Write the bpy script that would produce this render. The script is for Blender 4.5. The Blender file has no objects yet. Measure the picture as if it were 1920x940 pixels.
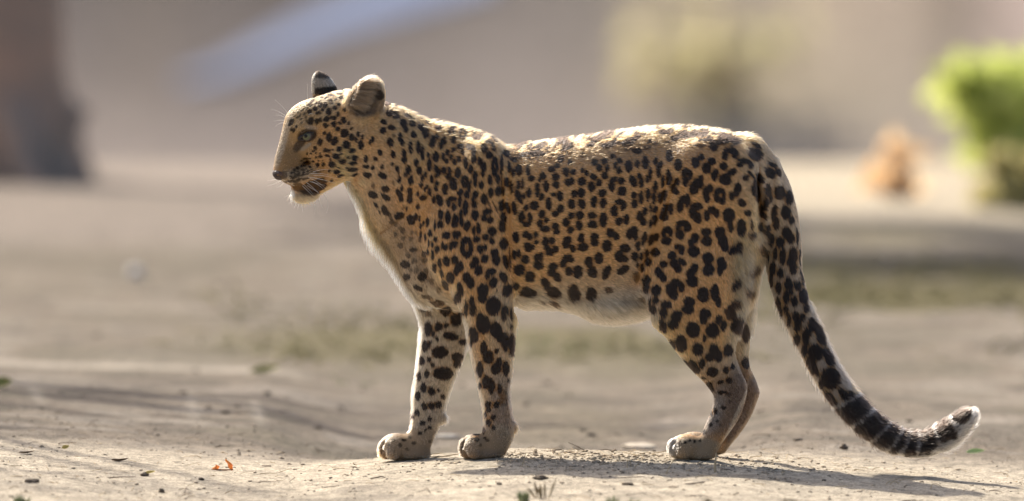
import bpy, math, random
import numpy as np
from mathutils import Vector
RNG = np.random.default_rng(7)
random.seed(7)
SC = bpy.context.scene
COL = SC.collection

# ------------------------------------------------------------------ camera
CAM = np.array([0.0, -32.0, 1.6])
TILT = math.atan2(CAM[2] - 0.39, 32.0)
cam_data = bpy.data.cameras.new("camera")
cam = bpy.data.objects.new("camera", cam_data)
COL.objects.link(cam)
cam.location = CAM
cam.rotation_euler = (math.radians(90) - TILT, 0, 0)
cam_data.sensor_width = 36.0
cam_data.lens = 36.0 * (32.0 / math.cos(TILT)) / 1.92
cam_data.clip_start = 0.5
cam_data.clip_end = 2000
cam_data.dof.use_dof = True
cam_data.dof.focus_distance = 31.95
cam_data.dof.aperture_fstop = 3.3
SC.camera = cam

# ------------------------------------------------------------------ world and sun
SUN_EL, SUN_AZ = math.radians(44), math.atan2(0.80, -0.60)      # direction towards the sun: behind and left
sun_dir = Vector((math.cos(SUN_AZ) * math.cos(SUN_EL), math.sin(SUN_AZ) * math.cos(SUN_EL), math.sin(SUN_EL)))
world = bpy.data.worlds.new("World")
SC.world = world
world.use_nodes = True
wn = world.node_tree
bg = wn.nodes["Background"]
sky = wn.nodes.new("ShaderNodeTexSky")
sky.sky_type = 'NISHITA'
sky.sun_disc = False
sky.sun_elevation = SUN_EL
sky.sun_rotation = math.radians(90) - SUN_AZ
sky.air_density = 0.8
sky.ozone_density = 0.0
sky.dust_density = 4.0
wn.links.new(sky.outputs[0], bg.inputs[0])
bg.inputs[1].default_value = 0.14
sun_data = bpy.data.lights.new("sun", 'SUN')
sun_data.energy = 4.8
sun_data.angle = math.radians(0.6)
sun_data.color = (1.0, 0.93, 0.82)
sun = bpy.data.objects.new("sun", sun_data)
COL.objects.link(sun)
sun.rotation_euler = sun_dir.to_track_quat('Z', 'Y').to_euler()
SC.view_settings.view_transform = 'Standard'
SC.view_settings.look = 'None'
SC.view_settings.exposure = 0.72
SC.view_settings.gamma = 1.0
SC.view_settings.use_white_balance = True
SC.view_settings.white_balance_temperature = 6550
SC.cycles.max_bounces = 8
SC.cycles.diffuse_bounces = 3
SC.cycles.glossy_bounces = 4
SC.cycles.transmission_bounces = 8
SC.cycles.transparent_max_bounces = 8

# ------------------------------------------------------------------ helpers
CT, ST = math.cos(TILT), math.sin(TILT)
def P(px, py, Y=0.0):
    """photo position at depth Y (metres behind the animal's middle plane) to world x, y, z (metres)"""
    f = cam_data.lens / 36.0 * 1920
    a = (px - 960) / f
    b = -(py - 470) / f
    # ray = fwd + a*right + b*up ; fwd=(0,CT,-ST) up=(0,ST,CT)
    dy, dz = CT + b * ST, -ST + b * CT
    t = (Y - CAM[1]) / dy
    return np.array([a * t, Y, CAM[2] + dz * t])
def to_px(v):
    """world points (n,3) to photo positions (n,2)"""
    f = cam_data.lens / 36.0 * 1920
    r = v - CAM
    dep = r[:, 1] * CT - r[:, 2] * ST
    up = r[:, 1] * ST + r[:, 2] * CT
    return np.stack([960 + f * r[:, 0] / dep, 470 - f * up / dep], 1)

def tag(o, label=None, cat=None, group=None, kind=None):
    if label: o['label'] = label
    if cat: o['category'] = cat
    if group: o['group'] = group
    if kind: o['kind'] = kind
    return o
def mesh_obj(name, V, F, mat=None, parent=None, smooth=False):
    me = bpy.data.meshes.new(name)
    V = np.asarray(V, dtype=np.float32); F = np.asarray(F)
    if F.ndim == 2 and len(F):
        n, k = F.shape
        me.vertices.add(len(V)); me.vertices.foreach_set('co', V.ravel())
        me.loops.add(n * k); me.loops.foreach_set('vertex_index', F.astype(np.int32).ravel())
        me.polygons.add(n); me.polygons.foreach_set('loop_start', np.arange(0, n * k, k, dtype=np.int32))
        me.update(calc_edges=True); me.validate()
    else:
        me.from_pydata([tuple(map(float, v)) for v in V], [], [tuple(f) for f in F])
    if smooth:
        me.polygons.foreach_set('use_smooth', np.ones(len(me.polygons), dtype=bool))
    if mat: me.materials.append(mat)
    o = bpy.data.objects.new(name, me)
    COL.objects.link(o)
    if parent: o.parent = parent
    return o
def link_data(name, me, parent=None, loc=None, rot=None, scale=None):
    o = bpy.data.objects.new(name, me); COL.objects.link(o)
    if parent: o.parent = parent
    if loc is not None: o.location = loc
    if rot is not None: o.rotation_euler = rot
    if scale is not None: o.scale = scale
    return o
def empty(name, loc):
    o = bpy.data.objects.new(name, None); COL.objects.link(o); o.location = loc
    o.empty_display_size = 0.05
    return o
# lattice value noise, smooth, in any dimension 2 or 3
def _hash(ix, iy, iz, seed):
    h = (ix.astype(np.int64) * 73856093) ^ (iy.astype(np.int64) * 19349663) ^ (iz.astype(np.int64) * 83492791) ^ (seed * 2654435761)
    h = (h ^ (h >> 13)) * 1274126177
    h = h ^ (h >> 16)
    return (h & 0xffffff).astype(np.float64) / 0xffffff
def noise(p, scale=1.0, seed=0):
    """value noise in [-1,1] for points (...,2 or 3)"""
    q = np.asarray(p, dtype=np.float64) / scale
    if q.shape[-1] == 2:
        q = np.concatenate([q, np.zeros(q.shape[:-1] + (1,))], -1)
    i = np.floor(q); f = q - i; f = f * f * (3 - 2 * f)
    i = i.astype(np.int64)
    out = 0
    for dx in (0, 1):
        wx = f[..., 0] if dx else 1 - f[..., 0]
        for dy in (0, 1):
            wy = f[..., 1] if dy else 1 - f[..., 1]
            for dz in (0, 1):
                wz = f[..., 2] if dz else 1 - f[..., 2]
                out = out + wx * wy * wz * _hash(i[..., 0] + dx, i[..., 1] + dy, i[..., 2] + dz, seed)
    return out * 2 - 1
def fbm(p, scale=1.0, seed=0, octaves=4):
    s, a, o = 0, 1.0, scale
    for k in range(octaves):
        s = s + a * noise(p, o, seed + 17 * k); a *= 0.5; o *= 0.5
    return s
def smooth01(x): 
    x = np.clip(x, 0, 1); return x * x * (3 - 2 * x)

# materials
def mat_new(name):
    m = bpy.data.materials.new(name); m.use_nodes = True
    return m, m.node_tree, m.node_tree.nodes["Principled BSDF"]
def simple_mat(name, col, rough=0.8, spec=0.3, noise_scale=None, col2=None, bump=0.0, trans=0.0):
    m, nt, b = mat_new(name)
    b.inputs['Base Color'].default_value = (*col, 1)
    b.inputs['Roughness'].default_value = rough
    b.inputs['Specular IOR Level'].default_value = spec
    if noise_scale:
        tc = nt.nodes.new("ShaderNodeTexCoord")
        nz = nt.nodes.new("ShaderNodeTexNoise"); nz.inputs['Scale'].default_value = noise_scale; nz.inputs['Detail'].default_value = 5
        nt.links.new(tc.outputs['Object'], nz.inputs['Vector'])
        cr = nt.nodes.new("ShaderNodeValToRGB")
        cr.color_ramp.elements[0].position = 0.35; cr.color_ramp.elements[1].position = 0.65
        cr.color_ramp.elements[0].color = (*col, 1); cr.color_ramp.elements[1].color = (*(col2 or [c * 0.6 for c in col]), 1)
        nt.links.new(nz.outputs['Fac'], cr.inputs['Fac']); nt.links.new(cr.outputs['Color'], b.inputs['Base Color'])
        if bump:
            bp = nt.nodes.new("ShaderNodeBump"); bp.inputs['Strength'].default_value = bump; bp.inputs['Distance'].default_value = 0.01
            nt.links.new(nz.outputs['Fac'], bp.inputs['Height']); nt.links.new(bp.outputs['Normal'], b.inputs['Normal'])
    if trans:
        tr = nt.nodes.new("ShaderNodeBsdfTranslucent"); mx = nt.nodes.new("ShaderNodeMixShader"); mx.inputs[0].default_value = trans
        src = b.inputs['Base Color'].links[0].from_socket if b.inputs['Base Color'].links else None
        if src: nt.links.new(src, tr.inputs['Color'])
        else: tr.inputs['Color'].default_value = (*col, 1)
        out = nt.nodes["Material Output"]
        nt.links.new(b.outputs[0], mx.inputs[1]); nt.links.new(tr.outputs[0], mx.inputs[2]); nt.links.new(mx.outputs[0], out.inputs['Surface'])
    return m

def tube(pts, rad, seg=14, rough=0.0, seed=0):
    pts = np.array(pts, float); V, F_ = [], []
    up = np.array([0.31, 0.2, 1.0])
    for i, p in enumerate(pts):
        d = pts[min(i + 1, len(pts) - 1)] - pts[max(i - 1, 0)]; d /= np.linalg.norm(d) + 1e-9
        u = np.cross(d, (0, 1, 0) if abs(d[1]) < .9 else (1, 0, 0)); u /= np.linalg.norm(u); v = np.cross(d, u)
        a = np.arange(seg) / seg * 2 * math.pi
        r = rad[i] * (1 + rough * noise(np.stack([np.cos(a) * 1.5, np.sin(a) * 1.5, np.full(seg, i * .5)], 1), .7, seed))
        for k in range(seg): V.append(p + (u * math.cos(a[k]) + v * math.sin(a[k])) * r[k])
        if i:
            for k in range(seg):
                a0, b0 = (i - 1) * seg + k, (i - 1) * seg + (k + 1) % seg
                F_.append((a0, b0, b0 + seg, a0 + seg))
    return V, F_
# ------------------------------------------------------------------ the coat pattern: spots drawn by hand, plus painted shade in toe clefts and folds
# (tile origin x, y, scale, text); an entry is "u v ru rv [angle [strength]]", R marks a ring (ru rv are its middle line, then width)
SPOTS = [
(680, 180, 4.7, """220 62 32 22;315 80 20 12;235 150 28 30;295 165 28 38;185 225 28 20 30;255 280 35 22 20;180 305 26 30;395 170 20 22;440 190 18 15;435 240 24 28
360 240 28 36;380 295 20 28;445 340 20 26;515 275 26 36;555 330 28 46;525 200 14 8;575 230 22 12;330 365 20 40;350 410 18 30;240 410 24 42 -15;270 350 14 16 0 .6
150 500 18 24;268 515 22 28;88 385 10 22;62 405 10 22;25 555 16 28;30 628 22 14;85 632 12 16;105 555 16 20 0 .6;172 620 14 18;258 600 12 18;305 635 18 26;320 680 8 20
175 705 44 24 25;325 740 16 20;90 790 16 20 0 .7;200 820 34 26 40;85 865 45 30 30;200 890 50 20 35;325 870 24 60 -25;365 500 18 30;365 565 22 30;380 695 16 20 0 .8
405 650 24 36;425 740 22 44 10;415 860 24 60;470 590 20 30;498 655 22 38;422 455 14 60;490 450 18 60;525 500 16 65;575 520 12 24;585 610 20 55;645 535 24 46;615 405 24 55 10
655 355 14 28;645 640 18 26;650 695 14 26;550 690 14 26;525 720 14 28;605 735 14 40;655 770 16 26;645 810 14 34;515 785 16 24;565 800 12 18;545 825 10 24;590 850 16 34
530 895 34 22;625 910 14 36;485 860 12 20;345 810 10 24;270 770 8 20 0 .6"""),
(780, 220, 4.7, """205 90 30 24;320 95 32 16;298 130 14 22;338 120 14 24;R 412 142 27 32 13;540 172 48 28;512 130 22 16;582 140 20 14;330 200 28 26;222 235 16 55;252 200 14 40;395 255 34 28
412 305 14 24;333 285 20 22;475 260 30 30;510 300 18 50;505 370 20 34;600 270 26 44;640 215 34 20;680 260 18 38 -20;645 335 26 32;690 190 40 14 45;275 310 18 26;240 350 14 34
268 385 16 20;308 355 14 26;338 388 14 32;380 372 20 30;437 400 20 54;480 455 20 38;560 385 22 34;595 440 20 45;585 500 16 28;R 692 430 20 55 12;755 420 15 100 0 .9;820 440 14 50
855 490 16 46;905 460 26 44;800 320 45 26 30;865 375 30 22 40;240 470 20 34;200 490 14 36;295 470 16 32;285 520 22 28 10;370 490 28 42;R 430 565 20 34 15;330 585 34 60 -5
255 630 22 50;470 610 16 50 10;445 680 24 36;388 660 20 28;522 545 18 75;575 595 20 40;650 555 22 44;655 660 20 48;720 540 18 44;725 650 28 44;757 590 7 80 0 .8;800 570 20 44
838 620 16 60;770 660 10 40;900 590 16 40;905 700 22 70 -20;215 740 22 44;192 720 14 50;383 740 16 50;320 720 34 20;288 755 18 36;335 790 18 34;435 800 24 70;525 680 24 30
505 730 16 30;515 770 26 28;600 725 28 50;640 760 7 60 -20 .7;700 800 7 60 -25 .7;755 780 24 50;810 800 20 50 -15;865 800 20 60 -10;215 855 20 40;280 880 22 60;395 860 14 50
345 900 28 50;520 865 32 44;630 830 44 24;600 885 22 40;655 905 30 24;455 925 18 16;770 890 26 50"""),
(680, 370, 4.7, """115 70 26 16 45;200 120 24 50 -30 .9;320 165 42 38;335 15 16 24;413 20 24 32;425 200 32 44 -20;470 170 18 30;485 80 16 26;388 95 10 18;350 90 8 18 0 .6;330 270 20 18 0 .6;430 310 14 20 0 .6
470 310 12 18 0 .6;360 365 20 20 0 .6;420 365 18 20 0 .6;500 370 14 24 0 .7;445 460 34 18 0 .8;375 590 45 34 20;388 700 28 26 30;525 700 38 42;485 800 48 22 25;545 555 28 18 0 .7;540 500 24 26 0 .8
500 190 8 30;535 225 8 24;510 255 12 24;665 815 18 28 -30 .6;560 880 50 14 10 .7;255 210 22 30 -20 .7;240 160 14 22 -20 .7;290 235 18 22 0 .6;350 290 22 26 0 .7;290 330 16 22 0 .7;330 420 22 22 0 .7;400 510 22 20 0 .7;450 560 24 24 0 .6;470 640 22 26 0 .6;420 640 14 20 0 .6;560 650 20 30 -20 .6;600 740 22 30 -20 .6;150 130 10 18 -30 .7"""),
(780, 400, 4.7, """100 80 14 40;165 110 8 60;213 100 24 36;340 95 24 30;400 80 14 40;450 110 28 50 15;510 150 14 44;550 135 18 50;535 230 30 26;760 110 30 60;670 160 34 40 -30;615 210 26 30
668 245 24 28;775 270 38 52;120 180 20 28;172 228 18 26;265 195 34 34;358 190 36 34;330 275 38 30 -15;300 310 12 22;230 280 14 32;258 300 18 24;187 322 20 30;40 190 8 40;75 210 8 36
110 265 8 30;140 275 10 24;100 340 8 34;147 370 14 46;65 355 20 22 0 .8;75 410 20 20 0 .7;R 445 300 38 66 19;565 315 28 38;610 305 20 26;605 400 32 40;265 420 28 48 -8;205 440 18 44
160 480 20 38;340 410 30 34;385 470 38 44;352 510 24 40;520 420 28 40;495 460 22 30;550 500 36 46;690 350 34 38;705 415 34 42;790 430 24 66 -10;828 400 7 110 0 .8;225 530 14 36 -15
300 570 34 52 -10;255 630 24 46 -30;445 570 32 44;480 620 34 46;660 520 44 32 -10;625 555 20 28;680 610 36 44;770 565 32 46 -15;805 680 44 56 10;710 685 9 11 0 .6;590 680 50 58
585 750 40 40;680 820 64 84;390 670 24 60 -15;370 740 28 46 -10;345 770 16 30;440 840 14 70;490 770 22 40;500 850 32 56;780 880 34 70;842 890 14 60;400 895 20 24;560 930 30 30
195 680 20 28 0 .6;170 790 60 16 10 .8;270 860 44 38 0 .9;80 860 60 14 15 .8;100 905 50 10 0 .7;340 920 38 28;100 740 50 10 8 .6"""),
(930, 240, 4.7, """205 380 24 40;280 370 18 50;310 445 28 28;410 420 28 30;385 460 12 20;440 510 20 54;365 545 20 60;402 610 18 28;525 430 32 34;528 500 32 30;235 490 14 50;245 600 14 26
290 570 20 46;340 685 36 40;270 705 20 30;490 360 30 26;540 330 26 22;615 385 28 40;685 390 24 28;635 480 32 34;670 465 20 30;755 470 32 36;690 580 26 30;750 570 34 40;510 590 22 20
565 600 26 50;463 670 24 54;565 710 30 32;525 758 30 28;665 670 32 42;755 670 32 42;860 430 30 30;840 520 30 44;860 650 26 52;570 265 24 36;650 300 24 20;870 300 30 30
800 400 18 24;760 370 14 24;180 135 30 14;265 125 30 11;340 170 50 11 -30;460 175 30 11 -30;560 130 60 12 -30;700 70 30 13 -15;860 110 34 22;830 150 40 14;405 760 30 36;445 815 20 26
385 840 22 34;430 890 40 30;225 780 24 55;262 850 34 24;300 800 18 55;520 865 28 30;535 915 30 22;615 830 30 36;655 900 28 30;665 775 26 24;735 770 32 34;730 860 32 40
850 770 36 26;850 850 44 34 20;400 230 30 16 0 .7;300 260 30 14 0 .7;220 240 30 16 0 .7;480 250 30 16 -20 .7;640 220 40 14 -20 .6;760 240 30 20 0 .7"""),
(930, 400, 4.7, """175 210 26 50;260 190 24 30;295 210 22 30;350 190 18 30;355 255 18 20;280 300 32 44 -20;325 300 12 20;165 370 18 40;200 350 14 36;255 405 34 38;435 250 26 40;490 240 30 28
475 340 40 34;525 315 26 30;450 300 20 30;355 390 20 34;395 385 22 44;372 460 40 32 30;630 235 40 34;615 275 30 34;675 310 26 40 -15;750 220 30 40;765 300 44 38;870 205 38 32
870 260 32 36;205 500 46 46;300 560 44 50;500 470 38 32;490 520 34 36;540 565 34 40;640 400 50 32 20;590 440 26 36;640 510 30 44 -20;720 515 42 60;815 430 36 46;850 520 40 50 -20
905 400 36 50;175 645 34 34;290 700 72 44 20;240 700 30 30;435 620 34 54 -20;510 700 70 46 25;690 710 50 84 -15;840 720 44 64;520 810 50 22 35 .8;420 800 30 14 30 .7"""),
(1080, 230, 4.7, """245 340 24 26;205 400 20 34;272 410 16 40;255 465 26 34;200 530 24 34;230 620 32 32;240 710 28 46 10;238 860 34 64;380 335 26 28;343 375 16 30;378 420 24 30;465 385 30 56
540 365 18 40;610 350 28 60;340 500 22 24;315 550 24 64;400 510 28 30;405 605 40 40;375 700 30 26;415 730 24 50;335 780 32 50;320 300 24 20;505 520 28 56 -20;555 470 20 28;575 530 18 44
655 460 14 70;625 500 12 40;510 640 26 26;515 720 26 40;575 660 18 60;560 820 28 40;605 780 20 36;590 870 28 36;635 640 18 60;700 570 20 50;685 670 16 50;655 760 9 50;725 430 20 60
745 370 18 30;700 340 18 36;765 520 14 50;740 670 20 50;775 640 20 50;785 780 28 60;775 840 34 30;700 770 20 30;695 860 22 50;655 890 12 34;380 870 30 36;445 850 24 44;540 250 40 28
380 110 60 12 -35;290 120 50 10 -30;740 40 34 16;530 90 30 13;600 100 26 12;770 80 40 22;460 230 40 20 0 .7;230 190 40 16 0 .7;620 220 36 18 0 .7;380 200 30 16 0 .6;700 180 34 16 0 .7;170 60 24 10"""),
(1080, 400, 4.7, """305 175 34 40;350 205 28 34;275 290 42 50;510 150 36 34;470 190 26 50;520 205 22 34;430 310 50 36;380 380 34 50;420 400 36 30;270 520 30 70 25;415 500 60 32 -30;285 680 40 28 0 .7
520 380 28 40;545 290 20 40;600 220 20 60 15;575 380 14 34;625 350 20 30;635 430 28 40;580 485 22 34;700 345 40 34;660 235 24 50 15;705 210 22 40;620 590 36 44;615 660 26 50
705 680 42 50;700 770 28 36;680 850 24 40;650 800 12 60;770 450 32 30;740 540 36 34 20;770 570 28 34;720 510 28 36;530 560 28 50 0 .6;540 450 10 30;450 800 170 34 -5 .3;590 770 20 30 0 .6;520 860 60 26 -20 .35"""),
(1240, 230, 4.7, """70 290 32 54;148 370 32 54;62 480 24 70;135 520 22 34;105 580 26 40;130 610 30 24;25 640 20 50;205 440 26 36;250 460 24 46;210 520 26 44;225 420 30 20;300 350 38 44;350 305 26 30
400 400 38 50;450 340 36 28;470 460 34 50 15;550 385 38 30;600 250 60 26 -8;560 295 26 34;650 280 30 40;830 280 70 52 20;735 340 60 20 10;690 370 30 22;790 385 22 30;600 450 65 22 -30
570 510 46 36;538 500 26 36;635 430 34 20;745 490 26 26;790 460 50 14 40;870 490 28 50 -30;830 530 16 28 -30;830 600 34 60 -15;850 660 18 40;310 540 34 50;345 520 24 60;285 590 34 50
430 580 26 36;395 620 28 50;400 670 28 34;510 600 34 30;488 650 24 50;535 695 26 32;550 640 14 60;670 590 32 64 10;620 650 22 36;710 710 30 36;765 800 32 24 15;200 680 40 36;165 740 28 60
230 690 20 60;65 740 36 28;25 820 34 50;85 770 16 36;310 740 50 34;275 790 32 60;320 840 30 50;450 770 40 28 30;400 820 26 50;490 800 20 36;595 820 50 66;340 200 50 18 0 .7;660 160 56 32
540 100 34 18;460 200 40 50 0 .9;400 150 60 13;220 30 40 14;380 65 40 13;470 95 30 13;120 130 50 20;290 110 60 18;840 200 50 18 35"""),
(1240, 400, 4.7, """50 145 42 26;20 180 18 30;75 170 18 34;45 245 44 34;180 85 50 26;150 130 22 36;230 120 32 44;168 190 38 40;395 165 46 36;400 245 46 44;295 220 34 44;265 260 30 40;285 340 50 44
145 295 28 26;180 325 24 40;95 375 38 34;110 440 34 40;145 485 34 38 -20;180 430 40 26 40;515 170 44 50;540 240 44 60;560 300 34 36;610 120 24 50;705 130 42 80;655 330 50 34;690 310 30 50
610 350 22 24;290 490 36 44;255 540 34 50;275 600 50 50;410 400 50 50;415 500 50 50;525 440 36 60 -5;540 460 36 40;515 510 24 40;88 670 50 60;130 610 40 34;110 730 40 30;178 650 28 46
370 720 50 70;475 700 36 80;500 780 24 50;245 780 48 42;235 850 56 40;45 810 50 34;20 880 34 50;135 900 50 36;385 890 52 46;810 210 30 40 30 .8;875 130 22 44;800 110 12 50 0 .8
830 340 50 36 0 .4;830 530 60 22 -35 .8;670 640 60 24 -50 .9;790 720 40 36 0 .8;640 830 60 28 0 .8;620 900 40 40 0 .8;560 860 14 24 0 .7;510 920 30 16 0 .8;900 340 24 44 0 .8;760 440 30 20 0 .3"""),
(1380, 260, 4.7, """305 305 54 42 35;320 230 44 20 30;375 300 22 40 -30;285 460 24 60;305 530 14 40;390 480 46 62;470 520 32 60;265 580 22 60;225 640 20 60;262 690 18 30;340 640 26 50;358 750 24 60;320 690 12 50
440 650 42 60;490 720 24 36;445 830 38 54;480 880 34 50;285 820 24 60;315 890 26 50;390 910 36 40;540 870 10 80"""),
(1400, 430, 4.7, """215 100 26 56;150 190 24 30 0 .8;185 240 10 50;295 120 34 44;250 215 18 60;315 240 26 80;410 230 40 70;410 340 36 60;370 290 20 30;228 345 26 56;215 440 14 80;295 390 28 44;278 515 28 56
365 480 32 60;350 600 26 60;390 530 20 50;450 500 34 36;420 640 28 50;500 590 42 66;530 700 30 40;470 240 8 90;490 430 10 80 -10;275 660 24 60;300 740 14 50;345 715 24 36;370 800 18 60
430 770 28 40;450 850 34 56;490 780 26 36;580 840 40 56;540 910 30 30;640 890 28 60 -15"""),
(1400, 520, 2.474, """275 280 18 40;232 290 18 26;345 270 22 50 -20;320 350 36 38;268 340 13 30;380 370 20 50 -25;300 410 20 46 -20;390 470 46 48 -20;325 440 10 24 -20;398 585 22 56 -25;372 560 10 30 -20;500 580 34 60 -38;450 545 16 34 -30;470 640 20 30 -40;345 505 10 26 -20"""),
(1200, 560, 4.7, """330 150 40 40;290 230 44 40;310 190 40 50;200 245 32 60 -15;465 275 62 66;560 190 34 40;640 285 58 66;735 240 24 50;690 190 24 40;360 395 54 72 -10;280 405 24 46 -20;508 448 50 54
565 350 13 34;650 450 36 50;610 515 40 38;680 505 44 56 -20;778 462 44 54;465 590 36 60 -30;500 630 28 32;545 575 24 46;405 580 20 50 -35;640 648 50 46;757 635 28 34;785 720 28 24;710 738 30 18 -10
815 600 18 26;615 780 30 50 -20;720 825 40 14;780 845 20 18 0 .7;560 700 20 16 0 .8;870 250 70 70 0 .9;930 310 36 80 0 .9;790 130 34 60 0 .8;860 50 50 24 0 .8;930 570 34 50"""),
(1180, 540, 2.763, """475 540 20 10;515 552 8 7 0 .7;520 590 8 7 0 .6;445 635 10 14;420 650 8 14;488 620 13 9;455 690 7 7 0 .8;420 708 8 12;388 748 8 14;365 790 6 8;335 795 7 9;310 790 6 6;290 800 6 6;262 800 5 5;226 835 3 22 10 .6;244 842 3 22 6 .5;400 660 6 20;470 710 7 6 0 .6"""),
(680, 540, 2.6125, """590 180 34 44;575 150 18 28;650 205 28 40;675 240 20 30;542 230 22 38 -20;697 265 18 46;730 270 20 44;733 320 12 20;655 310 10 14;592 295 18 32;615 340 24 34;655 395 24 30;670 365 14 24;572 400 16 40
702 395 16 36;605 460 18 34;630 480 16 40;670 495 10 26;690 540 24 40 0 .5;615 570 16 18;655 573 14 18;615 600 12 10;640 635 12 14;615 660 14 16;600 625 6 14;640 685 10 12;600 735 9 7;560 742 12 10
575 480 8 20;530 265 8 30;728 190 10 14;715 458 7 10;590 700 8 18;555 715 14 7
320 200 18 34;370 190 18 22;430 235 38 18 10;490 265 20 14;458 160 26 30;405 115 26 24;480 130 12 16;380 315 40 28;465 338 30 20;463 375 20 18 -20;395 420 48 30;305 285 16 28;328 272 8 14
290 355 14 20;325 350 8 14;342 378 10 12;272 435 14 20;313 423 14 18;297 490 14 24;336 508 18 20;270 532 12 20;300 582 14 18;335 578 16 16;370 573 16 14;392 535 10 12;370 500 6 6;265 612 14 14
245 635 8 10;293 660 14 10;330 640 10 10;325 685 10 8;305 700 8 8;278 710 10 8;230 730 10 7 0 .8;250 760 9 9 0 .8;330 750 8 8 0 .7;180 770 10 9 0 .8;150 745 8 7 0 .7;345 225 8 14;365 250 8 10;410 185 12 10
310 110 30 8 0 .8;370 75 28 16 0 .8;489 775 3.5 30 12 .6;512 795 3 26 8 .5;92 800 3.5 26 8 .6;122 812 3.5 28 4 .6;156 800 3 26 4 .5;540 740 9 6;575 770 7 6 0 .7;610 745 8 7 0 .8;200 745 9 6;215 790 8 6 0 .7;130 770 8 6 0 .7"""),
(480, 110, 3.1333, """315 313 14 14;347 294 13 12;378 272 12 15;405 272 10 19;372 320 8 10;425 312 17 21;461 289 12 12;479 326 12 15;458 350 12 12;512 362 12 18;438 246 12 11;490 268 12 8;320 368 18 19;357 365 12 18
378 362 11 15;413 355 16 15;409 394 15 14;456 386 14 16;479 413 14 14;403 437 12 11;375 490 15 20;427 462 16 28;460 485 18 28 20;520 437 25 25;560 460 15 22;528 505 20 23;565 541 20 16
488 530 16 14;408 536 15 10;470 574 21 18;446 622 20 18;507 605 20 13;473 667 17 12;360 624 12 11;396 622 10 10;418 570 14 8;380 575 12 7;615 505 16 30;600 445 9 16;626 458 8 16;580 585 22 13
572 614 24 11;565 652 34 13;580 683 24 8;495 688 18 7 -20;645 588 11 21;646 637 18 10;655 684 22 16;430 658 8 6;440 720 10 5;685 476 10 18;668 490 7 14;700 588 10 12;682 640 10 14
348 524 14 9 30;336 542 12 7;285 585 8 6;268 600 7 6;335 602 8 5;270 628 10 6;245 640 10 10;300 610 7 4;310 590 6 4;352 577 8 5;430 540 6 6;250 690 60 6 -14 .9;225 655 9 6 0 .8;205 672 8 5 0 .8;250 662 8 5 0 .7;228 675 8 5 0 .8;275 655 9 5 0 .8;240 712 75 6 -10 .9;225 722 40 5 -6 .8
350 665 50 5 -6 .7;335 754 80 38 -14 .85;243 752 30 24 20 .72;262 772 30 18 10 .6;322 786 54 20 -6 .75;378 722 36 20 0 .85;425 200 14 5;490 207 16 6;505 228 20 8;515 185 14 5;440 215 20 6;395 205 10 5;340 228 12 5 -30;330 250 14 6 -40;310 265 12 5 -40;385 225 10 5;540 200 12 7
205 375 12 24 30;215 420 13 11;232 400 8 8;300 590 5 4;320 560 6 4;300 560 5 4;285 610 5 4;390 600 6 4;365 600 5 4;375 555 6 4;450 535 5 4;438 595 6 5;350 555 6 4;290 630 6 4;315 632 7 4;205 690 9 5 -10 .9;228 684 9 5 -10 .9;252 676 9 5 -10 .9;276 668 9 5 -10 .9;300 660 9 5 -10 .9;215 705 8 4 -10 .9;325 655 9 4 -10 .8;222 668 6 4 0 .8;246 660 6 4 0 .8;270 650 7 4 0 .8;295 645 7 4 0 .8;320 640 7 4
258 330 12 4 -50 .8;275 300 12 4 -50 .8;240 345 10 4 -50 .8;262 352 8 4 -40 .8;285 325 9 5 -40 .8;300 292 10 4 -45 .8;225 340 8 3 -55 .7;248 315 10 3 -50 .7;290 345 8 5 0 .8;268 375 8 5 0 .7;318 275 10 4 -40;350 262 12 5 -30;372 248 10 4 -30;410 230 12 5 -20;448 262 11 7;470 240 12 6 -20;520 212 12 5 -10;356 320 8 8;296 365 9 7 0 .8;390 300 8 9;440 345 8 9;520 300 9 9;545 330 8 10;540 380 7 10;490 380 8 8;560 410 7 9;585 480 8 14;545 500 8 8;500 560 9 6;540 580 8 5;480 640 9 5;530 640 9 5"""),
]
MS = 2            # map cells per photo pixel
MX0, MY0, MW, MH = 480, 100, 1400, 800
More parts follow.
